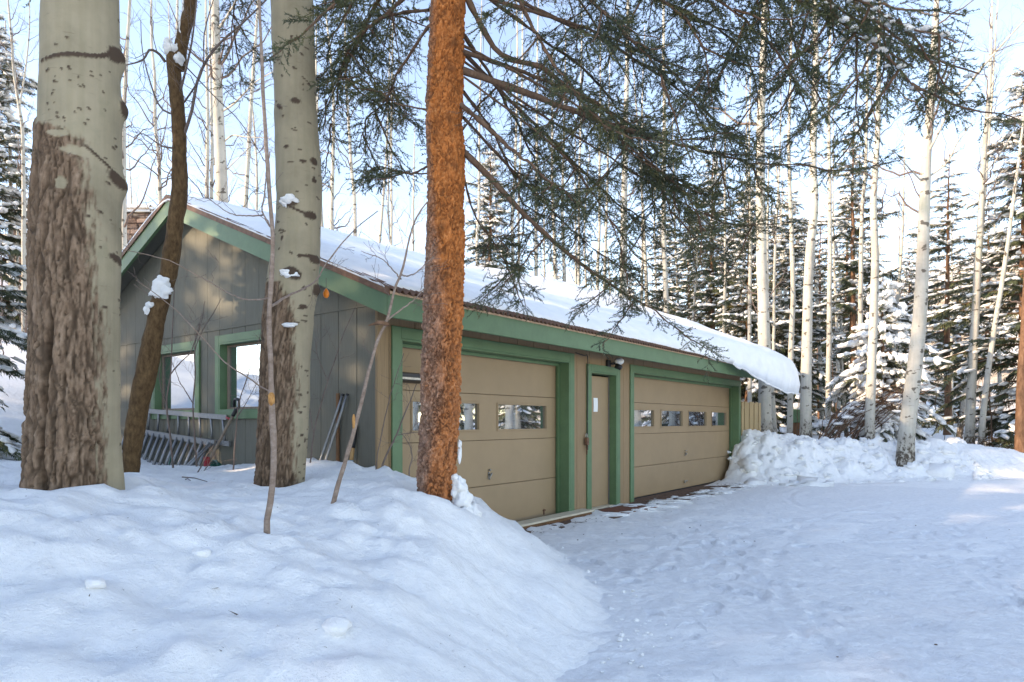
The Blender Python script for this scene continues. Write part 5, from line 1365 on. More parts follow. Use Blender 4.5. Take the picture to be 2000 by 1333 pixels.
# label, points from the ground up (pixels), distance, width in pixels, branches
ASP = [
 ("leaning white aspen with dark scars rooted in the ploughed bank", [(1766, 905), (1772, 850), (1786, 740), (1800, 600), (1807, 420), (1812, 300), (1818, 230), (1826, 100), (1832, 0), (1836, -200)], 14.6, 34, 20, .45, (.6, 2.0), [([(1812, 300), (1828, 270), (1850, 225), (1862, 205)], 7), ([(1815, 345), (1850, 318), (1872, 275), (1900, 240)], 5), ([(1798, 352), (1772, 325), (1750, 300), (1735, 292)], 4), ([(1820, 165), (1870, 185), (1920, 130), (1960, 85), (2010, 30)], 8)]),
 ("slim aspen left of the leaning white aspen, crooked at mid height", [(1698, 862), (1702, 780), (1710, 600), (1712, 480), (1708, 400), (1715, 280), (1718, 190), (1722, 0), (1724, -150)], 15.6, 20, 20, .4, (.5, 1.6), []),
 ("straight white aspen right of the fence with a dark ring scar", [(1573, 838), (1575, 700), (1582, 500), (1592, 400), (1588, 300), (1594, 100), (1592, -60), (1595, -300)], 16.4, 24, 20, .45, (.6, 2.0), []),
 ("thick white aspen rising directly behind the snow cornice and fence", [(1496, 852), (1494, 780), (1491, 600), (1487, 450), (1486, 250), (1492, 60), (1495, -150), (1497, -400)], 16.8, 28, 14, .5, (.6, 2.2), []),
 ("grey aspen stem just right of the cornice tip", [(1541, 842), (1545, 700), (1549, 560), (1544, 420), (1540, 300), (1545, 100), (1550, -100)], 18, 12, 10, .4, (.5, 1.4), []),
 ("thin pale aspen between the straight white aspen and the crooked one", [(1616, 850), (1620, 700), (1621, 500), (1620, 250), (1622, 50), (1626, -150)], 19, 11, 10, .45, (.4, 1.3), []),
 ("thin forked aspen right of the brown pine trunk", [(1676, 850), (1680, 620), (1682, 430), (1690, 330), (1692, 150), (1696, -50)], 20, 11, 10, .4, (.4, 1.4), []),
 ("pale aspen right of the leaning white aspen", [(1892, 858), (1897, 760), (1905, 600), (1913, 450), (1920, 300), (1930, 150), (1936, -60)], 19, 19, 20, .4, (.5, 1.6), [([(1916, 345), (1940, 320), (1960, 290), (1985, 250)], 4)]),
 ("slender aspen leaning right beside the smooth bank", [(1913, 860), (1922, 790), (1940, 650), (1955, 560), (1972, 440), (1990, 300), (2005, 150)], 18, 12, 10, .4, (.4, 1.2), []),
 ("thick twin-branched aspen rising behind the garage ridge", [(436, 560), (434, 380), (428, 240), (425, 150), (422, 30), (420, -120), (424, -400)], 15.5, 34, 18, .5, (.6, 2.2), [([(434, 218), (455, 205), (475, 185), (500, 160), (535, 140)], 5), ([(437, 278), (455, 265), (480, 268), (530, 270)], 4), ([(440, 335), (470, 305), (500, 275)], 3), ([(425, 60), (445, 30), (462, 0), (480, -40)], 6)]),
 ("thin aspen left of the thick ridge aspen", [(406, 540), (404, 370), (405, 240), (402, 100), (400, -80)], 17, 11, 18, .3, (.5, 1.6), []),
 ("second thin aspen touching the thick ridge aspen", [(418, 540), (413, 370), (415, 300), (412, 150), (409, -80)], 18, 9, 16, .3, (.5, 1.6), []),
 ("white aspen stem showing along the big trunk's right side", [(243, 560), (243, 400), (241, 250), (246, 120), (252, 20), (262, -160)], 12.5, 13, 22, .3, (.5, 1.9), []),
 ("bent slim aspen left of the garage peak", [(318, 520), (313, 350), (304, 250), (302, 150), (296, 60), (298, -150)], 16, 9, 22, .3, (.5, 1.8), []),
 ("thin aspen behind the roof left of the orange trunk", [(699, 560), (695, 430), (688, 330), (682, 230), (676, 120), (678, -80)], 18, 10, 20, .25, (.5, 1.6), []),
 ("very thin stem behind the roof nearest the orange trunk", [(766, 560), (764, 380), (764, 250), (767, 100), (768, -80)], 19, 6, 18, .25, (.4, 1.4), []),
 ("tall aspen behind the roof middle with a dark base mark", [(1216, 760), (1217, 600), (1219, 450), (1222, 250), (1226, 50), (1228, -200)], 19, 20, 12, .4, (.5, 1.7), []),
 ("aspen behind the roof right of the middle one", [(1302, 760), (1302, 580), (1298, 450), (1300, 250), (1299, 50), (1300, -200)], 21, 14, 12, .4, (.5, 1.6), []),
 ("pale stem close behind the roof right of the orange trunk", [(934, 700), (934, 500), (938, 400), (940, 250), (944, 0)], 20, 8, 10, .3, (.4, 1.3), []),
 ("pair-forming left stem behind the roof below the snapped limb", [(1003, 700), (1003, 520), (1002, 420), (1008, 300), (1012, 100), (1010, -80)], 22, 9, 10, .3, (.5, 1.3), []),
 ("pair-forming right stem behind the roof below the snapped limb", [(1016, 700), (1015, 500), (1014, 400), (1018, 200), (1020, -80)], 23, 7, 10, .3, (.5, 1.3), []),
 ("stem behind the roof with a forked crown near its centre", [(1046, 720), (1047, 560), (1046, 450), (1048, 300), (1050, 0)], 22, 10, 10, .3, (.5, 1.4), []),
 ("white stem behind the roof peak line, third of the tight row", [(1082, 720), (1083, 560), (1080, 420), (1077, 330), (1078, 100)], 21, 11, 10, .3, (.5, 1.4), []),
 ("white stem behind the roof, fourth of the tight row", [(1104, 720), (1104, 560), (1100, 420), (1102, 250), (1105, 50)], 23, 10, 10, .3, (.5, 1.4), []),
 ("slim stem ending the tight row behind the roof", [(1132, 740), (1130, 560), (1131, 420), (1134, 200), (1136, 0)], 26, 8, 10, .3, (.5, 1.4), []),
 ("grey stem behind the roof left of the middle aspen", [(1166, 740), (1166, 580), (1170, 450), (1172, 250), (1174, 50)], 27, 9, 10, .3, (.5, 1.4), []),
 ("thin stem behind the roof right of the middle aspen", [(1254, 740), (1252, 600), (1254, 450), (1252, 250), (1256, 50)], 27, 7, 10, .3, (.5, 1.4), []),
 ("yellowish thin stem behind the roof among dark spruces", [(1414, 760), (1415, 620), (1418, 520), (1416, 350), (1418, 150)], 22, 8, 10, .35, (.4, 1.2), []),
 ("pale slim stem left of the thick cornice aspen", [(1464, 800), (1464, 600), (1466, 450), (1464, 300), (1468, 100)], 20, 9, 10, .35, (.4, 1.2), []),
 ("yellow thin stem right of the thick cornice aspen", [(1508, 840), (1511, 600), (1515, 470), (1522, 330), (1526, 150)], 21, 7, 10, .35, (.4, 1.2), []),
 ("dark-footed stem leaning behind the fence aspen", [(1516, 850), (1506, 760), (1500, 640), (1498, 480), (1500, 300)], 17.6, 13, 8, .4, (.4, 1.2), []),
 ("forked thin aspen at the far left edge on the snow slope", [(48, 640), (46, 300), (40, 220), (30, 150), (22, 60), (10, -60)], 15, 9, 14, .35, (.4, 1.4), [([(38, 210), (52, 120), (58, 40), (56, -40)], 4)]),
 ("slim stem behind the left edge spruce", [(22, 620), (20, 350), (14, 200), (8, 40)], 17, 9, 12, .3, (.4, 1.4), []),
 ("thin white stem left of the big aspen near the snow bank", [(30, 720), (32, 600), (34, 450), (30, 300)], 20, 7, 10, .3, (.4, 1.3), []),
]
for (lab, pts, Y, wd_, nb, t0, lb, ex) in ASP:
    aspen("aspen_tree", pth(pts, Y), wpx(wd_, Y), lab, gC, nb, t0, lb, extra=[([at(a, b, Y - .25 * i_) for i_, (a, b) in enumerate(e)], wpx(w_, Y)) for e, w_ in ex])
FILL = [(965, 27), (1060, 30), (1118, 29), (1150, 32), (1186, 26), (1205, 33), (1238, 30), (1270, 25), (1285, 31), (1322, 28), (1340, 24), (1365, 30), (1382, 27), (1436, 26), (1450, 31), (1478, 28), (1528, 27), (1560, 29), (1606, 26), (1640, 28), (1655, 24), (1738, 26), (1752, 31), (1858, 30), (1872, 24), (1955, 27), (590, 24), (640, 27), (660, 22), (730, 26), (790, 24), (812, 29), (345, 20), (372, 24), (470, 22), (505, 26)]
WHERE = lambda px: "left of the second aspen above the roof" if px < 520 else "between the second aspen and the orange trunk" if px < 830 else "behind the roof" if px < 1440 else "in the right-hand wood"
ORD = "first second third fourth fifth sixth seventh eighth ninth tenth eleventh twelfth thirteenth fourteenth fifteenth".split()
proto = {}
for i_, (px_, Y) in enumerate(FILL):
    k_ = i_ % 5; x = xof(px_, Y); z = gz(x, Y) - .2
    same = sorted(p for p, _ in FILL if WHERE(p) == WHERE(px_))
    lab = ORD[same.index(px_)] + " distant thin aspen stem from the left, " + WHERE(px_)
    if k_ not in proto:
        hh = 11 + k_
        proto[k_] = aspen("aspen_tree", [np.array([x, Y, z]), np.array([x + .15 * math.sin(k_), Y, z + hh * .33]), np.array([x - .2 * math.cos(k_ * 2), Y + .1, z + hh * .66]), np.array([x + .1, Y, z + hh])], .075, lab, gC, 20, .25, (.5, 1.7), group="distant thin aspen stems", twigs=(5, 1))
    else:
        src = proto[k_]; t_ = src.copy(); COL.objects.link(t_); t_.location = (x, Y, z); t_.rotation_euler = (.05 * math.sin(i_ * 2.3), .07 * math.sin(i_ * 4.1 + 1), i_ * 1.7); s_ = .85 + .3 * ((i_ * 37) % 10) / 10; t_.scale = (s_, s_, s_); t_["label"] = lab
        for ch in list(src.children):
            c_ = ch.copy(); COL.objects.link(c_); c_.parent = t_
# brown conifer stems without low boughs
for (lab, pts, Y, wd_) in [("orange pine stem cut by the right edge", [(1992, 880), (1996, 750), (2004, 550), (2010, 300)], 16.5, 24)]:
    t_ = aspen("pine_tree", pth(pts, Y), wpx(wd_, Y), lab, gC, 6, .5, (.4, 1.0), bark="pine_trunk", group="brown conifer stems", twigs=(3, 0), up=-.1)
# aspens across the drive, outside the picture, mirrored in the door panes
for i_, (x, y) in enumerate([(13.5, 12.2), (14.6, 11.0), (15.4, 13.0), (17.5, 9.5), (14.0, 9.0), (18.5, 14.5), (16.2, 7.5)]):
    aspen("aspen_tree", [np.array([x, y, gz(x, y) - .2]), np.array([x + .1, y, 3]), np.array([x - .1, y + .1, 7]), np.array([x + .2, y, 12])], .15, "white aspen just outside the right edge across the drive", gC, 8, .5, (.5, 1.6), group="aspens across the drive", twigs=(3, 0))
# ------------------------------------------------------------------ fence beside the far door
fn = thing("fence", "short fence of upright tan boards right of the far garage door", "fence", W(10.9, 0, 0), GRZ)
for k in range(8):
    h = 1.77 + .012 * math.sin(k * 2.3)
    MB().box([.01 + .178 * k, -.012 - .016 * (k % 2), 0], [.01 + .178 * k + .158, .012 - .016 * (k % 2), h], .006).build("board", M["fence"], fn)
MB().box([0, .052, 0], [1.44, .06, 1.6]).build("backing", M["groove"], fn)  # dark sheet added so the gaps between boards read as shaded
for z in (.35, 1.5): MB().box([0, .014, z], [1.44, .05, z + .09], .004).build("rail", M["fence"], fn)

# ------------------------------------------------------------------ things along the gable wall
def gl(u, v, z): return np.array([u, v, z])
def gthing(name, label, cat, u, v, z, group=None):
    t = thing(name, label, cat, W(u, v, z), GRZ, group); t["_o"] = 0
    return t, np.array([u, v, z])
def strip(t):
    if "_o" in t: del t["_o"]
# ladder hung along the wall under the windows
t, o = gthing("ladder", "aluminium ladder hung sideways on the gable wall under the windows", "ladder", -.04, 3.8, .9); strip(t)
A0, A1, B0, B1 = gl(-.045, 5.35, 1.49), gl(-.045, 2.66, 1.36), gl(-.045, 5.45, 1.185), gl(-.045, 2.60, 1.04)
for a, b in ((A0, A1), (B0, B1)):
    mb = MB(); d = unit(b - a); n = np.array([0, -d[2], d[1]])
    V = [p + s1 * n * .030 + np.array([s2 * .013, 0, 0]) - o for p in (a, b) for s1 in (-1, 1) for s2 in (-1, 1)]
    mb.add(V, quads=[[0, 1, 3, 2], [4, 6, 7, 5], [0, 4, 5, 1], [2, 3, 7, 6], [0, 2, 6, 4], [1, 5, 7, 3]]); mb.build("rail", M["alu"], t)
for k in range(10):
    f = .04 + .92 * k / 9
    mb = MB(); mb.tube([A0 + (A1 - A0) * f - o, B0 + (B1 - B0) * f - o], .015, 8); mb.build("rung", M["alu"], t, True)
mb = MB(); mb.tube([A1 - o + [-.01, 0, 0], A1 - o + [-.02, -.10, -.02]], .014, 8); mb.build("end_cap", M["red"], t, True)
# second ladder leaning below it, its feet in the snow
t, o = gthing("ladder", "second aluminium ladder with close rungs leaning lower, feet in snow", "ladder", -.2, 3.7, .7); strip(t)
A0, A1, B0, B1 = gl(-.10, 5.3, 1.20), gl(-.10, 2.84, 1.045), gl(-.34, 5.3, .66), gl(-.34, 3.0, .56)
for a, b in ((A0, A1), (B0, B1)):
    mb = MB(); d = unit(b - a); n = np.array([0, -d[2], d[1]])
    V = [p + s1 * n * .036 + np.array([s2 * .014, 0, 0]) - o for p in (a, b) for s1 in (-1, 1) for s2 in (-1, 1)]
    mb.add(V, quads=[[0, 1, 3, 2], [4, 6, 7, 5], [0, 4, 5, 1], [2, 3, 7, 6], [0, 2, 6, 4], [1, 5, 7, 3]]); mb.build("rail", M["alu"], t)
for k in range(15):
    f = .02 + .93 * k / 14; a, b = A0 + (A1 - A0) * f - o, B0 + (B1 - B0) * (f + .06) - o
    mb = MB(); mb.tube([a, b], .022, 8); mb.build("rung", M["alu"], t, True)
for dv in (0, .06):
    mb = MB(); mb.tube([gl(-.12, 2.87 + dv, 1.04) - o, gl(-.55, 3.05 + dv, .55) - o], .014, 8); mb.build("leg", M["alu"], t, True)

def tool(name, label, cat, p0, p1, parts):
    """parts: (name, material, f0, f1, radius) along the line p0 (top) to p1"""
    t = thing(name, label, cat, W(*p1), GRZ); p0 = np.array(p0); p1 = np.array(p1)
    for nm, m, f0, f1, r in parts:
        mb = MB(); mb.tube([(p0 - p1) * (1 - f) for f in np.linspace(f0, f1, 6)], r, 10); mb.build(nm, M[m], t, True)
    return t
sh = tool("snow_shovel", "snow shovel with a black grip leaning beside the right window", "shovel", (-.10, 2.36, 1.46), (-.36, 2.72, .62),
     [("grip_socket", "black", .0, .10, .024), ("shaft", "grey_wood", .10, 1.0, .017)])
P1 = np.array([-.10, 2.36, 1.46]) - np.array([-.36, 2.72, .62])
mb = MB(); mb.tube([P1 + [0, .05, .02], P1 + [0, .055, .09], P1 + [0, .03, .115], P1 + [0, -.03, .115], P1 + [0, -.055, .09], P1 + [0, -.05, .02], P1 + [0, 0, -.02]], .017, 8); mb.build("d_grip", M["black"], sh, True)
mb = MB(); mb.box([-.02, -.16, .0], [.05, -.13, .28], .01); mb.build("scraper_edge", M["red"], sh)
tool("metal_pole", "left one of two bright metal poles leaning on the gable corner", "pole", (-.03, .49, 1.58), (-.30, .66, .62), [("tube", "alu", 0, 1, .014), ("end_plug", "black", -.012, .01, .015)])
tool("metal_pole", "right one of two bright metal poles leaning on the gable corner", "pole", (-.03, .42, 1.58), (-.30, .57, .62), [("tube", "alu", 0, 1, .014), ("end_plug", "black", -.012, .01, .015)])
t = thing("wood_stake", "brown wooden stake standing behind the two metal poles", "stake", W(-.02, .57, .7), GRZ)
MB().box([-.02, -.022, -.1], [.0, .022, .90], .004).build("post", M["brown_wood"], t)
tool("digging_shovel", "tool handle with a long black grip and wooden shaft by the corner", "shovel", (-.03, .29, 1.28), (-.12, .31, .60), [("grip", "black", 0, .34, .024), ("shaft", "wood_handle", .34, .52, .020), ("sleeve", "blue_lbl", .52, 1.0, .021)])
# hose coil half buried
t = thing("garden_hose", "dark green hose coil half buried in snow below the window", "hose", W(-.18, 2.72, .72), GRZ)
for k in range(4):
    th = np.linspace(0, 2 * np.pi, 26); r = .12 - .018 * k
    mb = MB(); mb.tube(np.stack([-.02 + .02 * k + .03 * np.sin(th), r * np.cos(th), .03 + r * .75 * np.sin(th)], -1), .013, 7, False); mb.build("coil", M["hose"], t, True)
mb = MB(); mb.tube(resample([(0, .1, .02), (-.1, .35, -.02), (-.2, .6, .02), (-.15, .8, .05), (-.05, .95, .15)], 20), .011, 7); mb.build("tail", M["hose"], t, True)

# ------------------------------------------------------------------ things at the doors
t = thing("paper_notice", "white paper notice stuck on the side door", "notice", W(4.43, .117, 1.46), GRZ)
mb = MB()
for k in range(6): mb.box([-.062, -.002 - .004 * math.sin(k * .6), .035 * k], [.062, .0015, .035 * (k + 1)])
mb.build("sheet", M["white"], t)
fl = thing("flood_light", "white and black security light on the wall under the eave", "light", W(4.60, 0, 2.20), GRZ)
MB().box([-.07, -.05, -.05], [.03, -.001, .05], .01).build("mount", M["black"], fl)
mb = MB(); V, q = ell([.07, -.16, .03], [.06, .075, .055], 1, .02, 16, 10); mb.add(V, quads=q); mb.build("lamp_head", M["white"], fl, True)
mb = MB(); mb.tube([[.05, -.12, -.03], [.06, -.20, -.075]], [.05, .036], 12); mb.build("sensor", M["black"], fl, True)
mb = MB(); mb.tube([[.06, -.10, -.03], [.16, -.14, .02], [.22, -.16, .06]], .010, 8); mb.build("arm", M["alu"], fl, True)
mb = MB(); mb.tube([[0, -.03, 0], [.05, -.11, .0]], .018, 8); mb.build("knuckle", M["black"], fl, True)
t = thing("cable", "thin black cable running down beside the side door trim", "cable", W(3.93, -.02, .9), GRZ)
mb = MB(); mb.tube(resample([(-.33, -.02, 1.38), (-.1, -.02, 1.36), (.0, -.02, 1.34), (.005, -.02, .9), (-.003, -.02, .4), (.006, -.02, .0)], 40), .006, 6); mb.build("wire", M["black"], t, True)
t = thing("lockbox", "small rusty lockbox and chain hanging beside the side door", "lockbox", W(3.90, -.02, .92), GRZ)
MB().box([-.03, -.05, .05], [.03, -.001, .16], .008).build("body", M["rust"], t)
mb = MB(); mb.tube(resample([(-.02, -.02, .16), (-.015, -.02, .21), (.015, -.02, .21), (.02, -.02, .16)], 12), .006, 6); mb.build("shackle", M["steel"], t, True)
for k in range(5):
    th = np.linspace(0, 2 * np.pi, 10); mb = MB(); ax = k % 2
    mb.tube(np.stack([.01 + .010 * np.cos(th) * (1 - ax), -.02 + .010 * np.cos(th) * ax, .04 - .028 * k + .018 * np.sin(th)], -1), .004, 5, False); mb.build("chain_link", M["rust"], t, True)
t = thing("timber", "cream plank lying along the foot of the left garage door", "plank", W(2.4, -.09, 0), GRZ)
MB().box([-1.5, -.13, .035], [1.42, .08, .062], .006).build("plank", M["plank"], t)
MB().box([-1.48, -.10, -.03], [1.40, .06, .034], .006).build("underlay", M["brown_wood"], t)
t = thing("doormat", "brown doormat in front of the side door with snow on it", "mat", W(4.55, -.34, 0.0), GRZ - .03)
MB().box([-.46, -.27, -.02], [.52, .24, .012], .004).build("pad", M["mat"], t)
mb = MB()
for k in range(6):
    V, q = ell([-.1 + .12 * k + gC.normal(0, .05), -.2 + gC.normal(0, .05), .012], [.09, .035, .012], k, .5, 10, 5); mb.add(V, quads=q)
o_ = mb.build("snow_dusting", M["snow"], t, True); o_["kind"] = "stuff"
t = thing("black_bracket", "long black box fixed across the upper left garage door", "box", W(.30, .196, 1.72), GRZ)
mb = MB(); V = [[x, y, z] for x in (.03, .62) for (y, z) in ((-.005, .115), (-.005, .0), (-.14, .02), (-.14, .09))]
mb.add(V, quads=[[0, 1, 2, 3], [4, 7, 6, 5], [0, 4, 5, 1], [1, 5, 6, 2], [2, 6, 7, 3], [3, 7, 4, 0]]); mb.build("housing", M["black"], t)
MB().box([.03, -.146, .028], [.62, -.141, .05]).build("lip", M["steel"], t)

# leaf litter and grit on the thin snow by the doors
gL = np.random.default_rng(9)
mb = MB()
for k in range(520):
    u, v = gL.uniform(1.5, 10.8), -abs(gL.normal(.30, .22))
    p = W(u, v, gL.uniform(.0, .012)); s = gL.uniform(.008, .03); a = gL.uniform(0, 6.28)
    V = np.array([[-s, 0, 0], [0, -s * .4, .004], [s, 0, .002], [0, s * .4, .005]]); c_, s_ = math.cos(a), math.sin(a)
    mb.add(V @ np.array([[c_, s_, 0], [-s_, c_, 0], [0, 0, 1]]) + p, tris=[[0, 1, 2], [0, 2, 3]])
for k in range(18):
    x, y = gL.uniform(.6, 6), gL.uniform(3.4, 10); s = gL.uniform(.004, .010)
    V, q = ell([x, y, .008], [s * 1.6, s, s * .6], k, .4, 6, 4); mb.add(V, quads=q)
o_ = mb.build("leaf_litter", M["litter"]); tag(o_, "brown leaf bits and grit scattered on the packed snow by the doors", "litter", kind="stuff")
# thin snow crust patches over the apron
mb = MB()
for k in range(70):
    u, v = gL.uniform(3.8, 10.9), -gL.uniform(.22, .75)
    V, q = ell(W(u, v, -.004), [gL.uniform(.06, .25), gL.uniform(.04, .10), gL.uniform(.012, .03)], k, .6, 12, 5); mb.add(V, quads=q)
o_ = mb.build("snow_crust", M["snow_packed"], None, True); tag(o_, "broken crust of snow left on the bare strip before the doors", "snow", kind="stuff")

# ------------------------------------------------------------------ saplings and brush
def sapling(label, stems, m="sapling", kid=(5, 3), name="sapling", group=None, seed=1, lk=(.15, .45), extra=None):
    g = np.random.default_rng(seed)
    base = np.array(stems[0][0][0], float); t = thing(name, label, "sapling" if name == "sapling" else "shrub", base, 0, group)
    main = MB(); tw = MB(); first = True
    for pts, r0, r1 in stems:
        P = resample(pts, 34) - base; P = P + np.cumsum(g.normal(0, .0016, P.shape), 0)
        V, q = tubes(P[None], np.linspace(r0, r1, 34)[None] * (1 + .06 * g.normal(size=(1, 34))), 9)
        mb = MB(); mb.add(V, quads=q); mb.build("stem" if first else "branch", M[m], t, True); first = False
        if kid[0]:
            c1, q1 = kids(P[None], np.linspace(r0, r1, 34)[None], kid[0], .35, .98, lk[0], lk[1], (30, 70), .12, 7, .22, .45, g)
            V, q = tubes(c1, q1 * .55, 4); tw.add(V, quads=q)
            if kid[1]:
                c2, q2 = kids(c1, q1, kid[1], .2, .95, .06, .2, (25, 60), .05, 5, .2, .6, g); V, q = tubes(c2, q2 * .5, 3); tw.add(V, quads=q)
    if tw.n:
        o = tw.build("twigs", M["twig"], t, True); o["kind"] = "stuff"
    return t
def pp(Y, *pts): return [at(a, b, Y + (c[0] if c else 0)) for a, b, *c in pts]
s1 = sapling("grey sapling stem standing nearest the camera before the second aspen", [
    (pp(3.3, (522, 1085), (521, 1055), (523, 1010), (531, 950), (534, 890), (529, 800), (528, 740), (526, 640), (530, 560), (534, 480), (533, 430), (528, 350), (522, 270), (517, 180), (512, 60), (508, -60)), .0165, .006),
    (pp(3.3, (527, 600), (560, 578, .3), (612, 548, .8), (640, 505, 1.0), (690, 445, 1.1), (735, 408, 1.2)), .0075, .003),
    (pp(3.3, (526, 582), (470, 582, .2), (400, 545, .5), (330, 510, .6), (240, 490, .6)), .0045, .0022),
    (pp(3.3, (528, 765), (450, 715, .2), (400, 665, .3), (340, 605, .4), (262, 548, .5)), .0042, .002),
    (pp(3.3, (533, 450), (515, 425, .1), (510, 400, .1), (520, 345, .1), (527, 300, .1)), .005, .003),
    (pp(3.3, (512, 420, .1), (470, 422, .3), (440, 412, .4), (392, 378, .5)), .004, .002)], kid=(4, 2), seed=3, lk=(.08, .3))
mb = MB(); V, q = ell(at(530, 780, 3.285) - np.array(s1.location), [.018, .016, .036], 3, .2, 10, 7); mb.add(V, quads=q); mb.build("wound", M["wound"], s1, True)
s2 = sapling("leaning sapling in front of the gable corner with an orange scrape", [
    (pp(4.0, (645, 1010), (651, 985), (664, 935), (690, 845), (712, 755), (735, 665), (752, 628), (770, 560), (786, 520), (800, 460), (815, 420), (835, 392)), .0155, .004),
    (pp(4.0, (752, 628), (790, 600, .05), (812, 580, .1), (830, 562, .1)), .006, .003),
    (pp(4.0, (783, 545), (765, 525, .1), (745, 502, .1), (705, 485, .1)), .005, .002),
    (pp(4.0, (784, 538), (805, 538, -.1), (825, 525, -.1), (845, 505, -.1)), .005, .002)], kid=(4, 2), seed=4, lk=(.08, .3))
mb = MB(); mb.tube([at(760, 634, 3.98) - np.array(s2.location), at(742, 630, 3.97) - np.array(s2.location), at(720, 636, 3.97) - np.array(s2.location)], [.011, .014, .004], 8); mb.build("split_wood", M["pine_trunk"], s2, True)
mb = MB(); V, q = ell(at(691, 825, 3.988) - np.array(s2.location), [.012, .012, .05], 3, .2, 10, 7); mb.add(V, quads=q); mb.build("wound", M["wound"], s2, True)
t = thing("orange_ornament", "small orange ornament hanging by the second aspen under the eave", "ornament", at(637, 582, 5.3))
mb = MB(); mb.tube([[0, 0, -.002], [0, 0, .012], [0, 0, .035], [0, 0, .06], [0, 0, .075]], [.010, .022, .026, .016, .004], 12); mb.build("body", M["orange"], t, True)
mb = MB(); mb.tube([[0, 0, .075], [0, 0, .16]], .002, 5); mb.build("thread", M["twig"], t)
for i_, (lab, st, sd) in enumerate([
    ("thin bare shrub growing right of the dark leaning trunk", [(pp(6.9, (338, 915), (330, 830), (326, 780), (334, 730), (337, 640), (340, 560)), .011, .004), (pp(6.9, (334, 730), (352, 710), (372, 690), (390, 640), (400, 590)), .007, .003), (pp(6.9, (328, 800), (315, 760), (312, 720), (318, 690)), .006, .003)], 11),
    ("thin bare shrub in front of the left gable window", [(pp(7.1, (384, 915), (377, 800), (380, 735), (378, 690), (392, 650), (415, 610), (430, 580)), .010, .003), (pp(7.1, (379, 790), (350, 740), (335, 700)), .006, .002), (pp(7.1, (380, 700), (384, 660), (395, 615)), .006, .002)], 12),
    ("wispy twigs rising in front of the right gable window", [(pp(6.6, (455, 925), (462, 800), (480, 735), (498, 680), (510, 640)), .008, .003), (pp(6.6, (460, 820), (488, 770), (505, 740)), .005, .002)], 13),
    ("bare twiggy bush between the gable corner and the orange trunk", [(pp(5.9, (737, 945), (752, 900), (780, 840), (800, 790), (815, 750)), .011, .004), (pp(5.9, (732, 945), (742, 870), (760, 790), (780, 720), (790, 690)), .006, .003), (pp(5.9, (803, 960), (801, 920), (808, 890), (797, 860), (785, 845)), .007, .003), (pp(5.9, (776, 850), (800, 846), (825, 845)), .004, .002)], 14),
    ("small forked twig sticking from the snow by the second ladder", [(pp(6.3, (368, 948), (384, 925), (402, 890), (412, 870)), .008, .004), (pp(6.3, (372, 950), (392, 925), (418, 890)), .006, .003)], 15),
    ("thin twigs crossing the gable wall right of the second aspen", [(pp(5.9, (606, 905), (612, 850), (626, 790), (640, 740), (665, 660), (690, 600)), .007, .003), (pp(5.9, (612, 850), (605, 800), (596, 750)), .005, .002), (pp(5.9, (640, 745), (620, 700), (610, 660)), .004, .002)], 16)]):
    sapling(lab, st, "twig", (5, 3), "bare_shrub", "bare shrubs along the garage", sd, (.12, .42))
# two stray sticks on the snow
for i_, (lab, a, b) in enumerate([("short dry stick lying on the snow below the second ladder", (355, 976), (405, 966)), ("tiny dry twig lying on the snow below the longer stick", (362, 988), (372, 983))]):
    A = at(*a, 5.2); B = at(*b, 5.25); A[2] = gz(A[0], A[1]) + .01; B[2] = gz(B[0], B[1]) + .015
    t = thing("stick", lab, "stick", A); mb = MB(); mb.tube([[0, 0, 0], (B - A) * .5 + [0, 0, .01], B - A], [.005, .004, .003], 6); mb.build("wood", M["twig"], t, True)
# brush behind the bank on the right
t0_ = at(1600, 865, 15.9); t = thing("bare_shrub", "sprawling bare brown shrub arching over the ploughed bank", "shrub", (t0_[0], t0_[1], gz(t0_[0], t0_[1])), 0)
g = np.random.default_rng(21); st = []
for k in range(34):
    a = g.uniform(-.3, 1.1); L = g.uniform(1.2, 2.9); x0 = g.uniform(-.2, .9)
    st.append(resample([(x0, g.uniform(-.3, .5), -.1), (x0 + .35 * L * math.cos(a), g.uniform(-.3, .5), .30 * L), (x0 + .65 * L * math.cos(a * .8), g.uniform(-.4, .6), .52 * L), (x0 + .85 * L, g.uniform(-.5, .7), .55 * L + .2 * math.sin(a))], 14))
st = np.stack(st); rr = np.broadcast_to(np.linspace(.015, .004, 14), st.shape[:2])
mb = MB(); V, q = tubes(st, rr, 5); mb.add(V, quads=q); o_ = mb.build("stems", M["branch"], t, True); o_["kind"] = "stuff"
c1, q1 = kids(st, rr, 7, .25, .98, .2, .8, (25, 60), .05, 6, .25, .6, g); c2, q2 = kids(c1, q1, 3, .2, .95, .1, .3, (25, 60), .0, 4, .25, .6, g)
mb = MB(); V, q = tubes(c1, q1 * .8, 3); mb.add(V, quads=q); V, q = tubes(c2, q2 * .7, 3); mb.add(V, quads=q); o_ = mb.build("twigs", M["branch"], t, True); o_["kind"] = "stuff"
mb = MB()
for k in range(40):
    p = st[g.integers(0, 34), g.integers(5, 14)]; V, q = ell(p + [0, 0, .03], [g.uniform(.06, .2), .05, .035], k, .4, 8, 5); mb.add(V, quads=q)
o_ = mb.build("snow_load", M["snow"], t, True); o_["kind"] = "stuff"
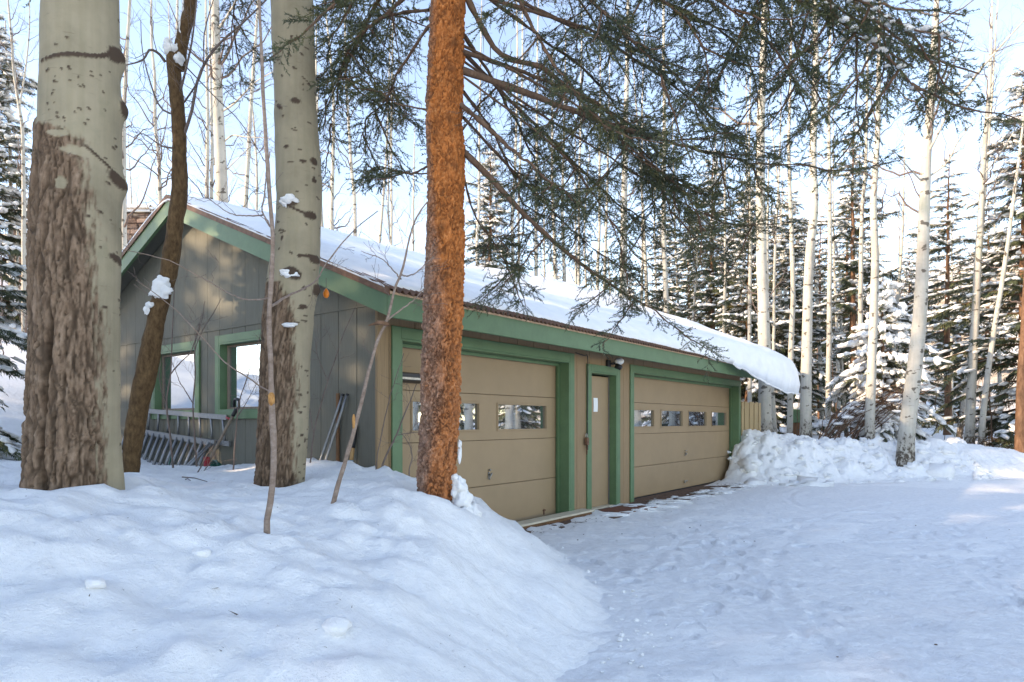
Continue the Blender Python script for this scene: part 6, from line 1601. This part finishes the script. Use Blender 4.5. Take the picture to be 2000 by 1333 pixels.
# dark low bush at the far right in the snow
b0 = at(1955, 880, 17.5); t = thing("bare_shrub", "low dark bush in the snow near the right edge", "shrub", (b0[0], b0[1], gz(b0[0], b0[1]) - .05), 0)
st = np.stack([resample([(g.uniform(-.3, .3), g.uniform(-.2, .2), 0), (g.uniform(-.8, .8), g.uniform(-.3, .3), .3), (g.uniform(-1.1, 1.1), g.uniform(-.3, .3), .5)], 10) for k in range(26)]); rr = np.broadcast_to(np.linspace(.012, .004, 10), st.shape[:2])
c1, q1 = kids(st, rr, 6, .2, .98, .15, .45, (25, 60), .1, 5, .25, .6, g)
mb = MB(); V, q = tubes(st, rr, 4); mb.add(V, quads=q); V, q = tubes(c1, q1 * .7, 3); mb.add(V, quads=q); o_ = mb.build("stems", M["dark_bark"], t, True); o_["kind"] = "stuff"

# broken lumps thrown up by the plough along the bank
mb = MB(); g = np.random.default_rng(61)
nL = 330; lx = g.uniform(4.9, 10.5, nL); ly = 15.1 + .1 * (lx - 5) + g.uniform(-1.75, .5, nL); lz = ground_z(lx, ly)
for k in range(nL):
    s = (g.gamma(1.4, .022) + .012) * (2.2 if k < 30 else 1)
    V, q = ell([lx[k], ly[k], lz[k] - s * .15], [s * g.uniform(.8, 1.6), s, s * g.uniform(.45, .9)], g.uniform(0, 99), .8, 9, 6); mb.add(V, quads=q)
o_ = mb.build("ploughed_snow", M["snow"], None, True); tag(o_, "broken snow lumps piled along the ploughed bank beside the fence", "snow", kind="stuff")

# ------------------------------------------------------------------ snow lodged on the near trunks
def clump(label, blobs, seed):
    base = np.array(blobs[0][0], float); t = thing("snow_clump", label, "snow", base, 0, "snow lodged on the near trunks"); mb = MB()
    for k, (c, r) in enumerate(blobs):
        V, q = ell(np.array(c) - base, r, seed + k * 1.7, .45, 26, 16)
        V = V * (1 + .10 * fbm(V[:, 0] * 45, V[:, 1] * 45, V[:, 2] * 45, 300 + k, 2))[:, None]; mb.add(V, quads=q)
    o = mb.build("lump", M["snow"], t, True); o["kind"] = "stuff"
clump("ragged snow patch stuck halfway up the dark leaning trunk", [(at(314, 556, 5.42), (.070, .035, .075)), (at(322, 570, 5.41), (.055, .03, .05)), (at(306, 572, 5.42), (.045, .03, .04))], 1)
clump("small snow tuft on a twig left of the dark leaning trunk", [(at(292, 596, 5.42), (.030, .025, .026)), (at(286, 606, 5.42), (.024, .02, .035))], 4)
clump("snow cap on the broken top of the dark leaning trunk", [(at(338, 103, 5.5), (.075, .075, .05)), (at(333, 92, 5.5), (.05, .06, .04)), (at(350, 115, 5.46), (.035, .05, .05))], 7)
clump("snow strip clinging along the thin upper leader of the leaning trunk", [(at(349, 80, 5.48), (.022, .03, .08)), (at(354, 50, 5.46), (.02, .03, .09)), (at(361, 15, 5.44), (.02, .03, .08))], 9)
clump("upper snow cap on the second aspen's knot above the roof edge", [(at(566, 391, 4.83), (.055, .05, .033)), (at(558, 398, 4.84), (.035, .04, .04))], 11)
clump("middle snow cap on the second aspen's knot below the roof edge", [(at(566, 535, 4.83), (.065, .05, .030)), (at(560, 538, 4.82), (.04, .04, .026))], 13)
clump("lowest narrow snow patch on the second aspen's rough bark", [(at(565, 635, 4.82), (.055, .03, .018))], 15)
clump("snow lump plastered on the foot of the orange spruce trunk", [(at(895, 952, 4.55), (.055, .06, .075)), (at(901, 975, 4.55), (.06, .07, .08)), (at(912, 1000, 4.6), (.10, .10, .09)), (at(890, 938, 4.56), (.03, .04, .04))], 17)
clump("thin snow sliver on the orange spruce trunk's right side", [(at(898, 868, 4.58), (.012, .03, .03)), (at(898, 888, 4.58), (.015, .03, .045))], 19)
# loose snowballs rolled onto the near bank
for k, (px_, py_, r, lab) in enumerate([(655, 1228, .05, "largest loose snow chunk lying on the near bank"), (392, 1065, .035, "loose snow chunk left of the nearest sapling"), (186, 1142, .03, "small snow nub at the left of the near bank"), (1245, 1130, .02, "tiny snow crumb on the drive by the bank toe")]):
    dep = (py_ - HOR) / F_PX; Y = 2.0
    for _ in range(24):
        zz = gz(xof(px_, Y), Y); Y += ((CAM_H - zz) / dep - Y) * .4
    t = thing("snow_chunk", lab, "snow", (xof(px_, Y), Y, gz(xof(px_, Y), Y)), 0, "loose snow chunks")
    mb = MB(); V, q = ell([0, 0, r * .15], [r * 1.2, r, r * .75], k * 3 + 1, .25, 24, 14); mb.add(V, quads=q); o_ = mb.build("lump", M["snow"], t, True)

# ------------------------------------------------------------------ houses and the far wood
M["stone"] = None
def stone_mat():
    m, t, p = new_mat("stone_wall")
    v = N(t, "ShaderNodeTexVoronoi", Scale=2.2); t.links.new(coords(t, (1, 1, 1.6)), v.inputs["Vector"])
    n = N(t, "ShaderNodeTexNoise", Scale=5.0, Detail=5.0)
    c = ramp(t, v.outputs["Color"], [(0.1, (0.10, 0.065, 0.05)), (0.5, (0.22, 0.14, 0.11)), (0.9, (0.34, 0.27, 0.22))])
    d = ramp(t, v.outputs["Distance"], [(0.35, (1, 1, 1)), (0.55, (0.45, 0.42, 0.4))])
    mu = t.nodes.new("ShaderNodeMix"); mu.data_type = 'RGBA'; mu.blend_type = 'MULTIPLY'; mu.inputs[0].default_value = 1
    t.links.new(c, mu.inputs[6]); t.links.new(d, mu.inputs[7]); t.links.new(mu.outputs[2], p.inputs["Base Color"])
    p.inputs["Roughness"].default_value = .9; bump(t, p, v.outputs["Distance"], .8, -.05)
    return m
M["stone"] = stone_mat()
hz0 = gz(-15.0, 25.5)
t = thing("stone_house", "brown stone house with a snowy flat roof up the slope left of the garage peak", "house", (-16.6, 25.5, hz0))
ztop = zpx(417, 25.5) - hz0; zbot = zpx(470, 25.5) - hz0
MB().box([-3, 0, -1.5], [2.55, 4, ztop]).build("wall", M["stone"], t)
gs = np.random.default_rng(4)
for r_ in range(5):                              # facing stones, course by course
    x = .3
    while x < 2.5:
        w_ = gs.uniform(.25, .55); h_ = (ztop - zbot) / 5
        MB().box([x, -.05 - gs.uniform(0, .05), zbot + r_ * h_ + .015], [min(x + w_, 2.56), -.001, zbot + (r_ + 1) * h_ - .015], .03).build("stone", M["stone"], t); x += w_ + .02
mb = MB(); V, q = ell([0, 0, 0], [1, 1, 1], 3, .1, 24, 10)
mb.box([-3.2, -.3, ztop + .005], [2.75, 4.2, ztop + .28], .12); o_ = mb.build("roof_snow", M["snow"], t, True)
MB().box([.9, .8, ztop + .27], [2.0, 1.6, ztop + .36], .02).build("chimney_cap", M["groove"], t); MB().box([1.1, 1.0, ztop + .1], [1.8, 1.4, ztop + .268]).build("chimney", M["stone"], t)
MB().box([.85, .75, ztop + .365], [2.05, 1.65, ztop + .43], .03).build("cap_snow", M["snow"], t)
def cottage(px0, px1, Y, ytop, ybase, label, wall):
    x0, x1 = xof(px0, Y), xof(px1, Y); zb = zpx(ybase, Y) ; zt = zpx(ytop, Y)
    t = thing("cottage", label, "house", ((x0 + x1) / 2, Y, zb)); hw = (x1 - x0) / 2; h = zt - zb
    MB().box([-hw, 0, -1.5], [hw, 5, h * .62]).build("wall", M[wall], t)
    mb = MB(); V = [[x, y, z] for x in (-hw - .4, hw + .4) for (y, z) in ((-.6, h * .55), (2.5, h), (5.6, h * .55), (5.6, h * .47), (2.5, h - .14), (-.6, h * .47))]
    mb.add(V, quads=[[0, 1, 7, 6], [1, 2, 8, 7], [2, 3, 9, 8], [3, 4, 10, 9], [4, 5, 11, 10], [5, 0, 6, 11], [0, 5, 4, 1], [1, 4, 3, 2], [6, 7, 10, 11], [7, 8, 9, 10]]); mb.build("roof", M["brown_wood"], t)
    mb = MB(); V = [[x, y, z] for x in (-hw - .45, hw + .45) for (y, z) in ((-.7, h * .56), (-.6, h * .56 + .3), (2.5, h + .32), (5.6, h * .56 + .3), (5.6, h * .56), (2.5, h + .012))]
    mb.add(V, quads=[[0, 1, 7, 6], [1, 2, 8, 7], [2, 3, 9, 8], [3, 4, 10, 9], [4, 5, 11, 10], [5, 0, 6, 11], [0, 5, 2, 1], [5, 4, 3, 2], [6, 7, 8, 11], [11, 8, 9, 10]]); mb.build("roof_snow", M["snow"], t)
    for c in (-.4, .35):
        MB().box([c * hw - .35, -.04, h * .15], [c * hw + .35, -.002, h * .45], .02).build("window_frame", M["brown_wood"], t)
        MB().box([c * hw - .28, -.05, h * .19], [c * hw + .28, -.042, h * .41]).build("pane", M["glass"], t)
M["pale_green"] = plain("pale_green_wall", (0.26, 0.34, 0.17), .8)
cottage(1790, 1893, 46, 782, 836, "low pale green house with a snowy roof far behind the leaning white aspen", "pale_green")
t = thing("utility_box", "green box with a snow cap on a brown post between two right-hand aspens", "box", (*at(1556, 0, 20.5)[:2], gz(*at(1556, 0, 20.5)[:2])))
zb = zpx(826, 20.5) - t.location.z
MB().box([-.10, -.06, -.3], [.12, .06, zb], .01).build("post", M["brown_wood"], t); MB().box([-.16, -.12, zb], [.16, .12, zb + .42], .02).build("case", M["green"], t)
mb = MB(); V, q = ell([0, 0, zb + .50], [.22, .18, .13], 2, .2, 14, 8); mb.add(V, quads=q); mb.build("snow_cap", M["snow"], t, True)

gw = np.random.default_rng(55)
def wood_mass(name, label, n, xr, yr, hr, r, m, zf, k1=6, k2=3):
    x = gw.uniform(*xr, n); y = gw.uniform(*yr, n); z = zf(x, y); h = gw.uniform(*hr, n)
    s = np.linspace(0, 1, 8); P = np.stack([x, y, z], -1)[:, None] + np.stack([np.cumsum(gw.normal(0, .02, (n, 8)), 1) * h[:, None], np.cumsum(gw.normal(0, .02, (n, 8)), 1) * h[:, None], s[None] * h[:, None]], -1)
    Rr = (r * h[:, None] / 8) * (1 - .85 * s)
    mb = MB(); V, q = tubes(P, Rr, 5); mb.add(V, quads=q)
    c1, q1 = kids(P, Rr, k1, .2, .97, .10 * np.mean(hr), .28 * np.mean(hr), (30, 65), .3, 6, .2, .6, gw); V, q = tubes(c1, q1, 3); mb.add(V, quads=q)
    if k2:
        c2, q2 = kids(c1, q1, k2, .2, .97, .05 * np.mean(hr), .13 * np.mean(hr), (25, 60), .1, 4, .2, .7, gw); V, q = tubes(c2, q2, 3); mb.add(V, quads=q)
    o = mb.build(name, M[m], None, True); return tag(o, label, "wood", kind="stuff")
wood_mass("far_wood", "distant grey wood of bare aspens behind the garage", 160, (-22, 34), (34, 62), (6, 12), .07, "aspen", lambda x, y: ground_z(x, y) - .2, 8, 1)
wood_mass("hill_wood", "pale bare brush and saplings covering the far sunlit hillside", 220, (20, 150), (66, 170), (2.0, 6.0), .11, "sapling", lambda x, y: np.maximum(hillR(x, y), ground_base(x, y)) - .3, 6, 2)
wood_mass("slope_brush", "tangled bare brush on the snow slope at the far left", 90, (-17, -9.0), (13, 24), (.8, 2.6), .10, "twig", lambda x, y: ground_z(x, y) - .1, 7, 3)

# needles, bark flakes and crumbs of snow fallen on the near bank and roof
gF = np.random.default_rng(71); nF = 420
fx = gF.normal(-.9, 1.1, nF); fy = gF.uniform(2.2, 6.2, nF); fz = ground_z(fx, fy); mb = MB()
for k in range(nF):
    if fz[k] < .05: continue
    a = gF.uniform(0, 6.28); l = gF.uniform(.006, .02) * (2.5 if k % 40 == 0 else 1); d = np.array([math.cos(a), math.sin(a), gF.uniform(-.1, .3)]) * l; sd = np.array([-d[1], d[0], 0]) * .12
    p = np.array([fx[k], fy[k], fz[k] + .004]); mb.add([p - sd, p + sd, p + d + [0, 0, .002]], tris=[[0, 1, 2]])
o_ = mb.build("fallen_needles", M["dark_bark"]); tag(o_, "sparse fallen needles and bark bits on the near snow bank", "needles", kind="stuff")
nF = 90; tt = gF.uniform(0, 1, nF); fx = np.interp(tt, [0, .35, .7, 1], [.15, .70, .62, .25]) + np.abs(gF.normal(0, .16, nF)); fy = np.interp(tt, [0, .35, .7, 1], [7.2, 5.0, 4.0, 2.8]) + gF.normal(0, .1, nF); mb = MB()
fz = np.maximum(ground_z(fx, fy), 0)
for k in range(nF):
    s = gF.gamma(1.5, .004) + .004; V, q = ell([fx[k], fy[k], fz[k] + s * .2], [s * 1.3, s, s * .8], gF.uniform(0, 99), .6, 8, 5); mb.add(V, quads=q)
o_ = mb.build("snow_crumbs", M["snow"], None, True); tag(o_, "crumbs of snow rolled from the bank onto the drive", "snow", kind="stuff")

wood_mass("understory", "brown leafless undergrowth standing in snow under the right-hand wood", 90, (6.5, 26), (18.5, 36), (.8, 2.8), .09, "branch", lambda x, y: ground_z(x, y) - .1, 7, 3)
